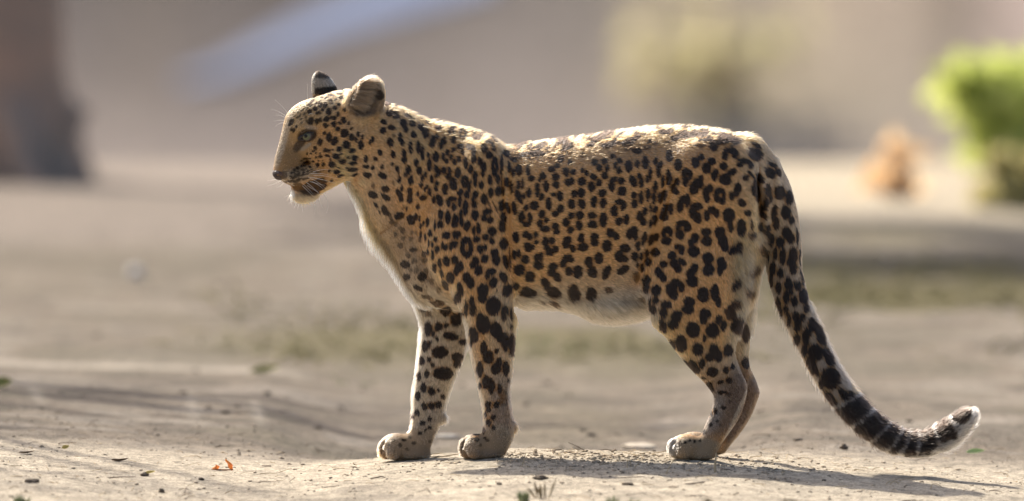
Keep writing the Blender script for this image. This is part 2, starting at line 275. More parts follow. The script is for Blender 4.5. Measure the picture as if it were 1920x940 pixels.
def build_map():
    M = np.zeros((MH * MS, MW * MS), dtype=np.float32)
    yy, xx = np.mgrid[0:MH * MS, 0:MW * MS].astype(np.float32)
    gp = np.stack([xx, yy], -1) / MS
    wx = noise(gp, 6, 1) * 1.3 + noise(gp, 2.5, 2) * 0.8
    wy = noise(gp, 6, 3) * 1.3 + noise(gp, 2.5, 4) * 0.8
    for (ox, oy, s, txt) in SPOTS:
        for e in txt.replace("\n", ";").split(";"):
            e = e.split()
            if not e: continue
            ring = e[0] == 'R'
            if ring: e = e[1:]
            v = [float(q) for q in e]
            cx, cy, rx, ry = ox + v[0] / s, oy + v[1] / s, v[2] / s, v[3] / s
            w, ang, st = 0, 0, 1.0
            if ring: w = v[4] / s
            else:
                if len(v) > 4: ang = math.radians(v[4])
                if len(v) > 5: st = v[5]
            R = max(rx, ry) + w + 5
            x0, x1 = int((cx - R - MX0) * MS), int((cx + R - MX0) * MS) + 1
            y0, y1 = int((cy - R - MY0) * MS), int((cy + R - MY0) * MS) + 1
            x0, y0 = max(x0, 0), max(y0, 0); x1, y1 = min(x1, MW * MS), min(y1, MH * MS)
            if x1 <= x0 or y1 <= y0: continue
            X = xx[y0:y1, x0:x1] / MS + MX0 - cx + wx[y0:y1, x0:x1]; Y = yy[y0:y1, x0:x1] / MS + MY0 - cy + wy[y0:y1, x0:x1]
            a = X * math.cos(ang) + Y * math.sin(ang); b = -X * math.sin(ang) + Y * math.cos(ang)
            r = np.sqrt((a / rx) ** 2 + (b / ry) ** 2) + 1e-6
            if ring:
                d = (np.abs(r - 1) * min(rx, ry) - w)
            else:
                d = (r - 1) * np.sqrt(a * a + b * b) / r
                d = d - 0.55
            f = st * smooth01(0.5 - d / 1.5)
            M[y0:y1, x0:x1] = np.maximum(M[y0:y1, x0:x1], f)
    # streaky mottling along the top of the back, where the spots crowd together
    px = gp + np.array([MX0, MY0]); spine = np.interp(px[..., 0], [930, 990, 1050, 1110, 1200, 1300, 1342, 1390, 1420], [270, 264, 258, 250, 238, 233, 242, 252, 270])
    dep = px[..., 1] - spine
    rot = np.stack([(gp[..., 0] * .86 - gp[..., 1] * .5) / 2.2, (gp[..., 0] * .5 + gp[..., 1] * .86)], -1)
    zone = smooth01((40 - dep) / 14) * smooth01((px[..., 0] - 950) / 30) * smooth01((1400 - px[..., 0]) / 30)
    M = np.maximum(M, .97 * smooth01((noise(rot, 9, 91) + .3 * noise(rot, 4, 92) - .16) / .14) * zone)
    return M
SPOT_MAP = build_map()
def _blur(A, r):
    for ax in (0, 1):
        for _ in range(2):
            c = np.cumsum(A, axis=ax, dtype=np.float64); B = np.array(A, dtype=np.float64); n = A.shape[ax]
            if ax == 0: B[r:n - r] = (c[2 * r:] - c[:n - 2 * r]) / (2 * r)
            else: B[:, r:n - r] = (c[:, 2 * r:] - c[:, :n - 2 * r]) / (2 * r)
            A = B
    return A
CORE_MAP = np.clip((_blur(SPOT_MAP, 10) - .28) / .22, 0, 1).astype(np.float32)      # the darker tan inside each rosette
def sample_core(px, py):
    x = np.clip((px - MX0) * MS, 0, MW * MS - 2); y = np.clip((py - MY0) * MS, 0, MH * MS - 2)
    return CORE_MAP[y.astype(int), x.astype(int)]
def sample_map(px, py):
    x = np.clip((px - MX0) * MS, 0, MW * MS - 2); y = np.clip((py - MY0) * MS, 0, MH * MS - 2)
    return SPOT_MAP[y.astype(int), x.astype(int)]
# ------------------------------------------------------------------ the leopard's body: one signed field, one surface
YAW = math.radians(20)
CY_, SY_ = math.cos(YAW), math.sin(YAW)
HX0 = 620.0
def head_local(q):
    """(photo x, photo y, depth in mm) to the head's own frame, symmetric about its third axis = 0"""
    dx, Y = q[..., 0] - HX0, q[..., 2]
    return np.stack([HX0 + CY_ * dx + SY_ * Y, q[..., 1], CY_ * Y - SY_ * dx], -1)
def head_world(h):
    h = np.asarray(h, dtype=float)
    a, c = h[..., 0] - HX0, h[..., 2]
    return np.stack([HX0 + CY_ * a - SY_ * c, h[..., 1], SY_ * a + CY_ * c], -1)
class Ell:
    def __init__(s, c, r, rot=0, head=False, k=22, flow=(1, 0.2, 0), sub=False, yrot=0):
        s.c = np.array(c, float); s.r = np.array(r, float); s.rot = math.radians(rot); s.head = head; s.k = k; s.flow = flow; s.sub = sub; s.yrot = math.radians(yrot)
    def bbox(s):
        R = max(s.r); c = head_world(s.c) if s.head else s.c
        return c - R, c + R
    def d(s, q):
        if s.head: q = head_local(q)
        p = q - s.c
        ca, sa = math.cos(s.rot), math.sin(s.rot)
        a = p[..., 0] * ca + p[..., 1] * sa; b = -p[..., 0] * sa + p[..., 1] * ca; c = p[..., 2]
        if s.yrot:
            cb, sb = math.cos(s.yrot), math.sin(s.yrot)
            a, c = a * cb + c * sb, -a * sb + c * cb
        k0 = np.sqrt((a / s.r[0]) ** 2 + (b / s.r[1]) ** 2 + (c / s.r[2]) ** 2) + 1e-6
        k1 = np.sqrt((a / s.r[0] ** 2) ** 2 + (b / s.r[1] ** 2) ** 2 + (c / s.r[2] ** 2) ** 2) + 1e-6
        return k0 * (k0 - 1) / k1
    def dirs(s, q):
        f = np.array(s.flow, float); f /= np.linalg.norm(f)
        if s.head: f = head_world(np.array([HX0, 0, 0]) + f) - head_world(np.array([HX0, 0, 0.]))
        return np.broadcast_to(f, q.shape)
class Chain:
    """points (x, y, depth, radius in the picture plane, radius in depth), joined by rounded segments"""
    def __init__(s, pts, head=False, k=22, sign=1, n=5, flow=None):
        P_ = np.array(pts, float)
        out = []
        m = len(P_)
        for i in range(m - 1):
            p0, p1, p2, p3 = P_[max(i - 1, 0)], P_[i], P_[i + 1], P_[min(i + 2, m - 1)]
            for j in range(n):
                t = j / n
                out.append(0.5 * ((2 * p1) + (-p0 + p2) * t + (2 * p0 - 5 * p1 + 4 * p2 - p3) * t * t + (-p0 + 3 * p1 - 3 * p2 + p3) * t ** 3))
        out.append(P_[-1])
        s.p = np.array(out); s.head = head; s.k = k; s.sign = sign; s.sub = False; s.flow = flow
    def bbox(s):
        c = s.p[:, :3]
        if s.head: c = head_world(c)
        R = s.p[:, 3:].max()
        return c.min(0) - R, c.max(0) + R
    def d(s, q, want_dir=False):
        if s.head: q = head_local(q)
        best = np.full(q.shape[:-1], 1e9); bd = np.zeros(q.shape) if want_dir else None
        for i in range(len(s.p) - 1):
            A, B = s.p[i], s.p[i + 1]
            ab = B[:3] - A[:3]; L2 = (ab ** 2).sum()
            t = np.clip(((q - A[:3]) @ ab) / L2, 0, 1)
            v = q - (A[:3] + t[..., None] * ab)
            ra = A[3] + (B[3] - A[3]) * t; rb = A[4] + (B[4] - A[4]) * t
            k0 = np.sqrt((v[..., 0] ** 2 + v[..., 1] ** 2) / ra ** 2 + v[..., 2] ** 2 / rb ** 2)
            d = (k0 - 1) * np.minimum(ra, rb)
            m = d < best
            best = np.where(m, d, best)
            if want_dir: bd[m] = ab / math.sqrt(L2) * s.sign
        if want_dir: return best, bd
        return best
    def dirs(s, q):
        if s.flow is not None:
            f = np.array(s.flow, float); f /= np.linalg.norm(f)
            if s.head: f = head_world(np.array([HX0, 0, 0]) + f) - head_world(np.array([HX0, 0, 0.]))
            return np.broadcast_to(f, q.shape)
        bd = s.d(q, True)[1]
        if s.head: bd = head_world(bd + np.array([HX0, 0, 0])) - head_world(np.array([HX0, 0, 0.]))
        return bd
class Loft:
    """sections across an axis: axis 0 sections (x, top, bottom, depth centre, half depth); axis 1 sections (y, left, right, depth centre, half depth)"""
    def __init__(s, axis, rows, cap=(15, 15), k=24, flow=(1, 0, 0), ex=2.2, fur=4):
        R = np.array(rows, float); s.axis = axis; s.cap = cap; s.k = k; s.flow = flow; s.ex = ex; s.sub = False; s.head = False
        t = R[:, 0]; fine = np.linspace(t[0], t[-1], 200)
        def cub(col):
            y = R[:, col]; m = np.gradient(y, t)
            i = np.clip(np.searchsorted(t, fine) - 1, 0, len(t) - 2)
            h = t[i + 1] - t[i]; u = (fine - t[i]) / h
            return (2 * u ** 3 - 3 * u ** 2 + 1) * y[i] + (u ** 3 - 2 * u ** 2 + u) * h * m[i] + (-2 * u ** 3 + 3 * u ** 2) * y[i + 1] + (u ** 3 - u ** 2) * h * m[i + 1]
        lo, hi = cub(1) + fur, cub(2) - fur
        s.t = fine; s.c = (lo + hi) / 2; s.r = (hi - lo) / 2; s.yc = cub(3); s.yr = cub(4) - fur * 0.5
        s.t0, s.t1 = t[0], t[-1]
    def bbox(s):
        lo = [0, 0, (s.yc - s.yr).min()]; hi = [0, 0, (s.yc + s.yr).max()]
        a, b = s.axis, 1 - s.axis
        lo[a] = s.t0 - s.cap[0]; hi[a] = s.t1 + s.cap[1]; lo[b] = (s.c - s.r).min(); hi[b] = (s.c + s.r).max()
        return np.array(lo), np.array(hi)
    def d(s, q):
        a = q[..., s.axis]; b = q[..., 1 - s.axis]
        tc = np.clip(a, s.t0, s.t1)
        c = np.interp(tc, s.t, s.c); r = np.interp(tc, s.t, s.r); yc = np.interp(tc, s.t, s.yc); yr = np.interp(tc, s.t, s.yr)
        ov = a - tc; ov = np.where(ov < 0, ov / s.cap[0], ov / s.cap[1])
        k0 = (np.abs((b - c) / r) ** s.ex + np.abs((q[..., 2] - yc) / yr) ** s.ex + np.abs(ov) ** s.ex) ** (1 / s.ex)
        return (k0 - 1) * np.minimum(r, yr)
    def dirs(s, q):
        f = np.array(s.flow, float); return np.broadcast_to(f / np.linalg.norm(f), q.shape)

PR = []
def add(p): PR.append(p); return p
# trunk
add(Loft(0, [(790, 262, 545, 0, 60), (820, 240, 572, 0, 76), (850, 235, 586, 0, 86), (880, 238, 588, 0, 92), (910, 249, 586, 0, 96), (940, 268, 580, 0, 99), (990, 266, 576, 0, 106), (1050, 259, 577, 0, 113),
             (1110, 251, 584, 0, 116), (1160, 244, 588, 0, 113), (1200, 239, 578, 0, 104), (1260, 234, 556, 0, 98), (1320, 238, 540, 0, 95), (1380, 250, 520, 0, 84), (1420, 268, 490, 0, 64), (1448, 296, 440, 0, 40)],
         cap=(26, 16), k=30, flow=(1, 0.30, 0), ex=2.02))
add(Ell((808, 446, 0), (67, 118, 68), 3, k=34, flow=(0.15, 1, 0)))                   # breast
add(Ell((900, 348, -50), (46, 82, 46), 12, k=36, flow=(0.4, 0.9, 0)))                # shoulder blades
add(Ell((900, 348, 50), (46, 82, 46), 12, k=36, flow=(0.4, 0.9, 0)))
add(Ell((862, 440, -66), (66, 80, 40), 20, k=26, flow=(0.25, 1, 0)))                 # point of shoulder
add(Ell((862, 440, 60), (60, 80, 40), 20, k=26, flow=(0.25, 1, 0)))
add(Ell((1335, 362, -62), (86, 100, 42), 10, k=42, flow=(0.75, 0.65, 0)))              # haunch
add(Ell((1335, 362, 58), (86, 100, 42), 10, k=42, flow=(0.75, 0.65, 0)))
add(Ell((1150, 556, 0), (66, 17, 60), 2, k=30, flow=(0.5, 1, 0)))                    # loose belly skin
# neck
add(Chain([(640, 252, 0, 66, 48), (680, 262, 0, 74, 54), (718, 284, 0, 88, 60), (763, 324, 0, 102, 68), (802, 372, 0, 118, 74)], k=26))
# fore legs, near then far
add(Loft(1, [(420, 822, 958, -68, 42), (480, 822, 962, -76, 44), (560, 850, 965, -78, 42), (600, 870, 965, -78, 37), (640, 877, 964, -78, 33), (690, 889, 961, -78, 29), (731, 898, 957, -78, 26), (770, 905, 960, -78, 25),
             (800, 905, 965, -78, 26), (825, 898, 962, -78, 28), (846, 893, 952, -78, 28)], cap=(40, 8), k=18, flow=(0.08, 1, 0), fur=3))
add(Ell((890, 833, -78), (28, 23, 34), -4, k=12, flow=(-1, 0.5, 0)))
for i, dy in enumerate((-27, -10, 9, 26)):
    add(Ell((880 + (9, -3, -5, 4)[i], 837 + (4, 0, 0, 1)[i], -78 + dy), ((14, 16, 9.5) if i == 0 else (17, 21, 9.2)), -8, k=1.6, flow=(-1, 0.6, 0)))
add(Ell((961, 797, -76), (8, 9, 8), 0, k=8, flow=(0, 1, 0)))
add(Loft(1, [(510, 760, 874, 58, 42), (560, 773, 882, 62, 42), (600, 786, 880, 62, 37), (655, 783, 876, 62, 32), (700, 778, 858, 62, 28), (740, 772, 843, 62, 26), (770, 771, 835, 62, 25), (793, 770, 832, 62, 25),
             (810, 765, 823, 62, 26), (830, 752, 815, 62, 28), (855, 742, 806, 62, 28)], cap=(40, 9), k=18, flow=(0.05, 1, 0), fur=3))
add(Ell((742, 840, 62), (32, 24, 34), -4, k=12, flow=(-1, 0.5, 0)))
for i, dy in enumerate((-27, -10, 9, 26)):
    add(Ell((728 + (10, -3, -5, 4)[i], 846 + (4, 0, 0, 1)[i], 62 + dy), ((14, 16, 9.5) if i == 0 else (16, 20, 9.2)), -8, k=1.6, flow=(-1, 0.6, 0)))
add(Ell((830, 788, 60), (7, 9, 8), 0, k=7, flow=(0, 1, 0)))
# hind legs
add(Loft(1, [(420, 1225, 1412, -50, 46), (480, 1207, 1408, -66, 50), (540, 1205, 1402, -76, 50), (587, 1220, 1393, -80, 47), (623, 1242, 1386, -80, 42), (660, 1269, 1380, -80, 36), (696, 1299, 1392, -80, 29), (717, 1319, 1401, -80, 25),
             (737, 1333, 1401, -80, 23), (757, 1333, 1396, -80, 22), (786, 1322, 1384, -80, 22), (808, 1313, 1369, -80, 23), (830, 1302, 1354, -80, 26), (850, 1292, 1342, -80, 28)], cap=(40, 8), k=22, flow=(0.35, 1, 0), fur=3))
add(Ell((1286, 834, -80), (32, 23, 34), -2, k=12, flow=(-1, 0.4, 0)))
for i, dy in enumerate((-27, -10, 9, 26)):
    add(Ell((1270 + (11, -2, -4, 4)[i], 837 + (5, 0, 0, 1)[i], -80 + dy), ((15, 15, 9.5) if i == 0 else (17, 20, 9.2)), -6, k=1.6, flow=(-1, 0.5, 0)))
add(Loft(1, [(500, 1318, 1420, 55, 44), (540, 1326, 1414, 66, 44), (590, 1330, 1410, 72, 40), (640, 1340, 1408, 74, 34), (690, 1356, 1409, 74, 27), (717, 1368, 1420, 74, 24), (737, 1374, 1426, 74, 22), (760, 1371, 1421, 74, 21),
             (785, 1360, 1411, 74, 22), (810, 1345, 1396, 74, 24), (832, 1330, 1379, 74, 27), (849, 1320, 1366, 74, 28)], cap=(40, 8), k=16, flow=(0.3, 1, 0), fur=3))
add(Ell((1302, 834, 74), (32, 20, 34), -2, k=12, flow=(-1, 0.4, 0)))
add(Ell((1384, 500, 0), (30, 75, 40), -6, k=30, flow=(0.4, 1, 0)))                     # breech
# tail
TAIL = [(1405, 292, 0, 34, 30), (1440, 345, 0, 36, 30), (1460, 400, 0, 33, 27), (1468, 460, 0, 32, 25), (1472, 510, 0, 30, 24), (1488, 570, -4, 28, 23), (1514, 625, -10, 26, 22), (1540, 680, -16, 25, 22),
        (1572, 730, -22, 24, 21), (1606, 772, -28, 24, 21), (1646, 806, -34, 23, 20), (1692, 830, -40, 23, 20), (1736, 832, -44, 23, 20), (1778, 812, -48, 22, 20), (1804, 790, -50, 20, 18), (1815, 780, -50, 15, 14)]
tail_chain = add(Chain(TAIL, k=20, n=4))
# head, in its own frame
def both(c, r, rot=0, **kw):
    add(Ell((c[0], c[1], -c[2]), r, rot, head=True, **kw)); add(Ell((c[0], c[1], c[2]), r, rot, head=True, **kw))
add(Ell((642, 228, 0), (62, 57, 54), 0, head=True, k=20, flow=(1, 0, 0)))
add(Ell((588, 232, 0), (49, 46, 38), 0, head=True, k=20, flow=(0.9, -0.5, 0)))
both((560, 237, 24), (19, 13, 15), -20, k=12, flow=(0.9, -0.5, 0))
add(Chain([(568, 240, 0, 41, 29), (552, 270, 0, 33, 25), (536, 300, 0, 26, 21), (524, 319, 0, 17, 17)], head=True, k=14, sign=-1))
both((546, 333, 13), (25, 14, 16), 18, k=7, flow=(1, 0.1, 0))
both((570, 327, 22), (26, 18, 17), -10, k=10, flow=(1, 0.1, 0))
add(Ell((567, 355, 0), (25, 19, 21), -12, head=True, k=9, flow=(0.6, 0.8, 0)))
for s_ in (-1, 1):
    add(Chain([(577, 351, 17 * s_, 17, 12), (602, 337, 28 * s_, 17, 13), (642, 306, 40 * s_, 25, 18)], head=True, k=10, flow=(1, 0.1, 0)))
both((630, 282, 34), (44, 42, 26), 0, k=18, flow=(1, 0.35, 0))
both((588, 280, 27), (28, 24, 18), -20, k=14, flow=(1, 0.5, 0))
both((566, 241, 32), (17, 5, 8), -14, k=6, flow=(1, -0.3, 0))                        # upper lids
# ears
add(Ell((689, 188, -42), (31, 46, 21), 20, k=15, flow=(0.3, -1, 0)))
add(Ell((664, 190, -40), (30, 15, 14), -52, k=12, flow=(.6, -1, 0)))
PR.append(Ell((687, 184, -62), (23, 35, 27), 20, k=6, flow=(0.3, -1, 0), sub=True))
add(Ell((609, 177, 44), (24, 43, 16), -20, k=9, flow=(-0.2, -1, 0)))
PR.append(Ell((598, 176, 60), (19, 36, 20), -20, k=5, flow=(-0.2, -1, 0), sub=True))
for s_ in (-1, 1):
    PR.append(Ell((561, 254, 43 * s_), (11.5, 6.8, 12), -16, head=True, k=5, flow=(1, 0, 0), sub=True))     # eye openings
for (fx, fy, fz, rr) in ((775, 857, 62, 32), (912, 850, -78, 26), (1312, 850, -80, 28)):
    add(Ell((fx, fy, fz), (rr, 9, 26), -2, k=10, flow=(-1, .3, 0)))
for (fx, fy, fz) in ((880, 838, -78), (728, 846, 62), (1270, 838, -80)):
    for gdy in (-19, 0, 18):
        PR.append(Ell((fx - 16, fy - 6, fz + gdy), (17, 24, 1.6), -30, k=3.5, flow=(-1, .5, 0), sub=True))     # clefts between the toes
# folds
PR.append(Ell((952, 470, -114), (5, 130, 20), -3, k=20, flow=(0, 1, 0), sub=True))          # behind the elbow
PR.append(Ell((1214, 470, -118), (7, 110, 24), 16, k=22, flow=(0, 1, 0), sub=True))      # flank crease
PR.append(Ell((1428, 430, -62), (6, 110, 18), -6, k=14, flow=(0, 1, 0), sub=True))         # between tail and thigh
PR.append(Ell((805, 520, -86), (7, 70, 22), -20, k=14, flow=(0, 1, 0), sub=True))

def smin(a, b, k):
    h = np.maximum(k - np.abs(a - b), 0) / k
    return np.minimum(a, b) - h * h * k * 0.25
VOX = 3.0
G0 = np.array([486., 122., -150.]); G1 = np.array([1856., 884., 150.])
GN = np.ceil((G1 - G0) / VOX).astype(int) + 1
def build_body():
    F = np.full(tuple(GN), 60.0, dtype=np.float32)
    for p in PR:
        lo, hi = p.bbox(); pad = p.k + 8
        i0 = np.clip(np.floor((lo - pad - G0) / VOX).astype(int), 0, GN - 1); i1 = np.clip(np.ceil((hi + pad - G0) / VOX).astype(int) + 1, 1, GN)
        ax = [G0[j] + VOX * np.arange(i0[j], i1[j]) for j in range(3)]
        sl = tuple(slice(i0[j], i1[j]) for j in range(3))
        for s0 in range(0, len(ax[0]), 60):
            q = np.stack(np.meshgrid(ax[0][s0:s0 + 60], ax[1], ax[2], indexing='ij'), -1)
            d = p.d(q).astype(np.float32)
            s2 = (slice(i0[0] + s0, min(i0[0] + s0 + 60, i1[0])), sl[1], sl[2])
            if p.sub: F[s2] = -smin(-F[s2], d, p.k)
            else: F[s2] = smin(F[s2], d, p.k)
    # naive surface nets
    ins = F < 0
    c = np.zeros(tuple(GN - 1), dtype=np.int8)
    for dx in (0, 1):
        for dy in (0, 1):
            for dz in (0, 1):
                c += ins[dx:GN[0] - 1 + dx, dy:GN[1] - 1 + dy, dz:GN[2] - 1 + dz]
    act = (c > 0) & (c < 8)
    idx = np.argwhere(act)
    vid = np.full(act.shape, -1, dtype=np.int32); vid[act] = np.arange(len(idx))
    acc = np.zeros((len(idx), 3)); cnt = np.zeros(len(idx))
    corners = [(a, b, c_) for a in (0, 1) for b in (0, 1) for c_ in (0, 1)]
    vals = {cn: F[idx[:, 0] + cn[0], idx[:, 1] + cn[1], idx[:, 2] + cn[2]] for cn in corners}
    for cn in corners:
        for ax_ in range(3):
            if cn[ax_] == 0:
                c2 = list(cn); c2[ax_] = 1; c2 = tuple(c2)
                a, b = vals[cn], vals[c2]
                m = (a < 0) != (b < 0)
                t = np.where(m, a / np.where(m, a - b, 1), 0)
                pt = np.array(cn, float)[None, :].repeat(len(idx), 0); pt[:, ax_] = t
                acc[m] += pt[m]; cnt[m] += 1
    V = G0 + VOX * (idx + acc / cnt[:, None])
    faces = []
    for ax_ in range(3):
        u, w = [(1, 2), (2, 0), (0, 1)][ax_]
        s0 = [slice(1, GN[j] - 1) for j in range(3)]; s1 = list(s0)
        s0[ax_] = slice(0, GN[ax_] - 1); s1[ax_] = slice(1, GN[ax_])
        a, b = ins[tuple(s0)], ins[tuple(s1)]
        e = np.argwhere(a != b)
        off = np.array([1, 1, 1]); off[ax_] = 0
        e = e + off
        flip = ins[e[:, 0], e[:, 1], e[:, 2]]
        du = np.zeros(3, int); du[u] = 1; dw = np.zeros(3, int); dw[w] = 1
        def g(o): k = e - o; return vid[k[:, 0], k[:, 1], k[:, 2]]
        q = np.stack([g(0 * du), g(du), g(du + dw), g(dw)], 1)
        q[~flip] = q[~flip][:, ::-1]
        faces.append(q)
    FC = np.concatenate(faces); FC = FC[(FC >= 0).all(1)]
    # keep only the largest connected piece
    # light smoothing
    ed = np.concatenate([FC[:, [0, 1]], FC[:, [1, 2]], FC[:, [2, 3]], FC[:, [3, 0]]])
    def smooth(V, lam):
        s = np.zeros_like(V); n = np.zeros(len(V))
        for a, b in ((0, 1), (1, 0)):
            for j in range(3): s[:, j] += np.bincount(ed[:, a], V[ed[:, b], j], len(V))
            n += np.bincount(ed[:, a], minlength=len(V))
        return V + lam * (s / np.maximum(n, 1)[:, None] - V)
    for _ in range(3):
        V = smooth(V, 0.5); V = smooth(V, -0.35)
    return V, FC
BV, BF = build_body()          # in photo millimetres (x, y, depth)
def q_to_world(q):
    q = np.asarray(q, float)
    return np.stack([(q[..., 0] - 960) / 1000, q[..., 2] / 1000, (860 - q[..., 1]) / 1000], -1)
def v_to_world(d):
    return np.stack([d[..., 0], d[..., 2], -d[..., 1]], -1)
def face_normals(V, F_):
    n = np.cross(V[F_[:, 2]] - V[F_[:, 0]], V[F_[:, 3]] - V[F_[:, 1]])
    a = np.linalg.norm(n, axis=1) + 1e-12
    return n / a[:, None], a * 0.5
_fn, _fa = face_normals(BV, BF)
BN = np.zeros_like(BV)
for j in range(4):
    for k_ in range(3): BN[:, k_] += np.bincount(BF[:, j], _fn[:, k_] * _fa, len(BV))
BN /= np.linalg.norm(BN, axis=1)[:, None] + 1e-9
# outward?
if (BN * (BV - BV.mean(0)))[:, 2].mean() < 0: BN = -BN; _flip = True
else: _flip = False
def flow_field():
    W = np.zeros(len(BV)); D = np.zeros_like(BV)
    for p in PR:
        if p.sub: continue
        lo, hi = p.bbox(); m = ((BV > lo - 40) & (BV < hi + 40)).all(1)
        q = BV[m]
        w = np.exp(-np.maximum(p.d(q), 0) / 7.0) + 1e-9
        W[m] += w; D[m] += w[:, None] * p.dirs(q)
    D /= W[:, None] + 1e-9
    return D
BD = flow_field()
BD = BD - (BD * BN).sum(1)[:, None] * BN
BD /= np.linalg.norm(BD, axis=1)[:, None] + 1e-6
# ------------------------------------------------------------------ colours and fur
TAWNY = np.array((.70, .355, .125)); BACKC = np.array((.34, .22, .115)); PALE = np.array((.66, .53, .38)); WHITE = np.array((.80, .76, .68))
GREYB = np.array((.30, .235, .17)); FACE = np.array((.40, .285, .17)); DARK = np.array((.010, .0065, .005)); BROWN = np.array((.19, .125, .085))
PAINT = [  # x, y, rx, ry, rot, colour, strength, sharpness
    (730, 235, 80, 40, 30, (.47, .30, .14), .6, 1), (1150, 266, 270, 44, -2, (.34, .20, .09), .7, 1), (1440, 330, 60, 70, 40, (.37, .25, .14), .7, 1),
    (1130, 430, 190, 80, 0, (.67, .365, .14), .5, 1), (860, 300, 120, 60, 20, (.58, .33, .12), .6, 1),
    (700, 340, 50, 60, 40, (.58, .35, .17), .7, 1),
    (545, 262, 34, 80, -14, (.52, .32, .14), .9, 1), (538, 300, 24, 40, -14, (.34, .21, .10), .85, 1), (590, 205, 60, 34, -20, (.52, .34, .16), .8, 1),
    (600, 290, 26, 40, 0, (.52, .31, .14), .5, 1), (548, 331, 40, 14, -8, (.50, .38, .25), .8, 1), (530, 268, 7, 60, 16, (.62, .54, .42), .5, 1), (575, 369, 26, 10, -5, (.33, .24, .15), .9, 2), (547, 363, 6, 9, 0, WHITE, .8, 1), (531, 327, 9, 8, 0, (.06, .04, .035), .8, 2), (552, 303, 20, 26, -20, (.28, .18, .09), .7, 1),  # backlit rim on chin and bridge, shade on muzzle side, put into colour
    (577, 252, 19, 12.5, -14, (.04, .026, .02), .92, 3), (562, 270, 17, 8, -52, (.05, .035, .028), .85, 2), (574, 274, 13, 3.8, -35, (.46, .36, .25), .9, 2), (584, 238, 14, 4, 10, (.45, .36, .26), .6, 2),
    (668, 232, 26, 26, 0, (.40, .29, .17), .6, 1),
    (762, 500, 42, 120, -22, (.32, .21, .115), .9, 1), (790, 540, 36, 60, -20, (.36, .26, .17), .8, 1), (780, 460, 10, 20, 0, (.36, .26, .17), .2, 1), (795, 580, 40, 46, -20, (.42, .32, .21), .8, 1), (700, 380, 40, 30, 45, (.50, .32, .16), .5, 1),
    (825, 700, 66, 150, 8, (.54, .42, .28), .96, 2), (790, 830, 90, 40, 0, (.42, .31, .20), .9, 2), (812, 800, 24, 50, 10, (.36, .29, .22), .6, 1), (760, 850, 60, 16, 0, (.30, .24, .18), .5, 1),
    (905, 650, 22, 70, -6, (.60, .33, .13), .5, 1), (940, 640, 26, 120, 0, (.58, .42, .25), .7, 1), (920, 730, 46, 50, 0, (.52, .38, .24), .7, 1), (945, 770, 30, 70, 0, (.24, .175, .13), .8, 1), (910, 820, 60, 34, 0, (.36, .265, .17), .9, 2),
    (895, 850, 50, 12, 0, (.22, .175, .14), .5, 1),  # undersides of the fore paws darkened, contact shade put into the colour
    (1080, 570, 140, 26, 3, (.46, .32, .18), .7, 1), (1160, 575, 70, 42, 0, (.52, .44, .34), .9, 1), (1150, 600, 70, 16, 0, (.40, .32, .23), .7, 1), (1100, 530, 60, 40, 0, (.48, .34, .20), .6, 1), (1180, 490, 22, 60, 20, (.46, .32, .19), .6, 1),
    (1195, 560, 26, 26, 0, (.40, .33, .26), .6, 1),  # shadow on the belly hair, put into the coat colour
    (1400, 545, 28, 92, -4, (.33, .225, .12), .85, 1), (1372, 480, 16, 50, -10, (.48, .30, .13), .4, 1), (1388, 640, 26, 60, 0, (.46, .34, .20), .8, 1), (1410, 400, 8, 70, 0, (.50, .34, .18), .4, 1),
    (1402, 770, 24, 90, 24, (.15, .095, .06), .95, 2), (1345, 690, 50, 30, 30, (.48, .35, .21), .7, 1), (1362, 760, 50, 60, 25, (.20, .13, .085), .92, 1), (1385, 725, 20, 44, 0, (.17, .11, .075), .85, 1), (1335, 770, 18, 50, 20, (.38, .32, .26), .6, 1), (1376, 782, 3.5, 70, 24, (.50, .40, .30), .7, 2), (1300, 838, 56, 24, 0, (.38, .29, .19), .9, 2), (1258, 832, 12, 24, 0, (.55, .5, .43), .8, 1),  # thin pale line at the rear of the hock is painted rim light
    (1468, 450, 46, 150, -3, (.42, .285, .17), .9, 2), (1495, 600, 50, 100, -25, (.40, .27, .165), .95, 2), (1545, 700, 60, 70, -30, (.36, .26, .18), .95, 2), (1452, 590, 14, 70, -14, (.60, .50, .38), .8, 1), (1520, 730, 12, 60, -30, (.62, .53, .43), .8, 1),
]
def paint(q, base):
    C = np.array(base)
    x, y = q[:, 0], q[:, 1]
    for (cx, cy, rx, ry, rot, col, st, sh) in PAINT:
        R = max(rx, ry) * 1.8
        m = (np.abs(x - cx) < R) & (np.abs(y - cy) < R)
        if not m.any(): continue
        a = math.radians(rot); dx, dy = x[m] - cx, y[m] - cy
        r = np.sqrt(((dx * math.cos(a) + dy * math.sin(a)) / rx) ** 2 + ((-dx * math.sin(a) + dy * math.cos(a)) / ry) ** 2)
        w = st * smooth01((1 + 0.45 / sh - r) / (0.9 / sh))
        C[m] = C[m] * (1 - w[:, None]) + np.array(col) * w[:, None]
    return C
TC = tail_chain.p
_tl = np.concatenate([[0], np.cumsum(np.linalg.norm(np.diff(TC[:, :2], axis=0), axis=1))])
def tail_coord(q):
    best = np.full(len(q), 1e9); S = np.zeros(len(q)); VV = np.zeros(len(q))
    for i in range(len(TC) - 1):
        A, B = TC[i, :2], TC[i + 1, :2]; ab = B - A; L = np.linalg.norm(ab)
        t = np.clip(((q[:, :2] - A) @ ab) / L ** 2, -0.05 if i else -5, 1.05 if i < len(TC) - 2 else 5)
        v = q[:, :2] - (A + t[:, None] * ab); d = np.linalg.norm(v, axis=1)
        m = d < best
        best[m] = d[m]; S[m] = _tl[i] + L * t[m]
        side = (ab[0] * v[m][:, 1] - ab[1] * v[m][:, 0]) / L
        VV[m] = side / TC[i, 3]
    return S, VV
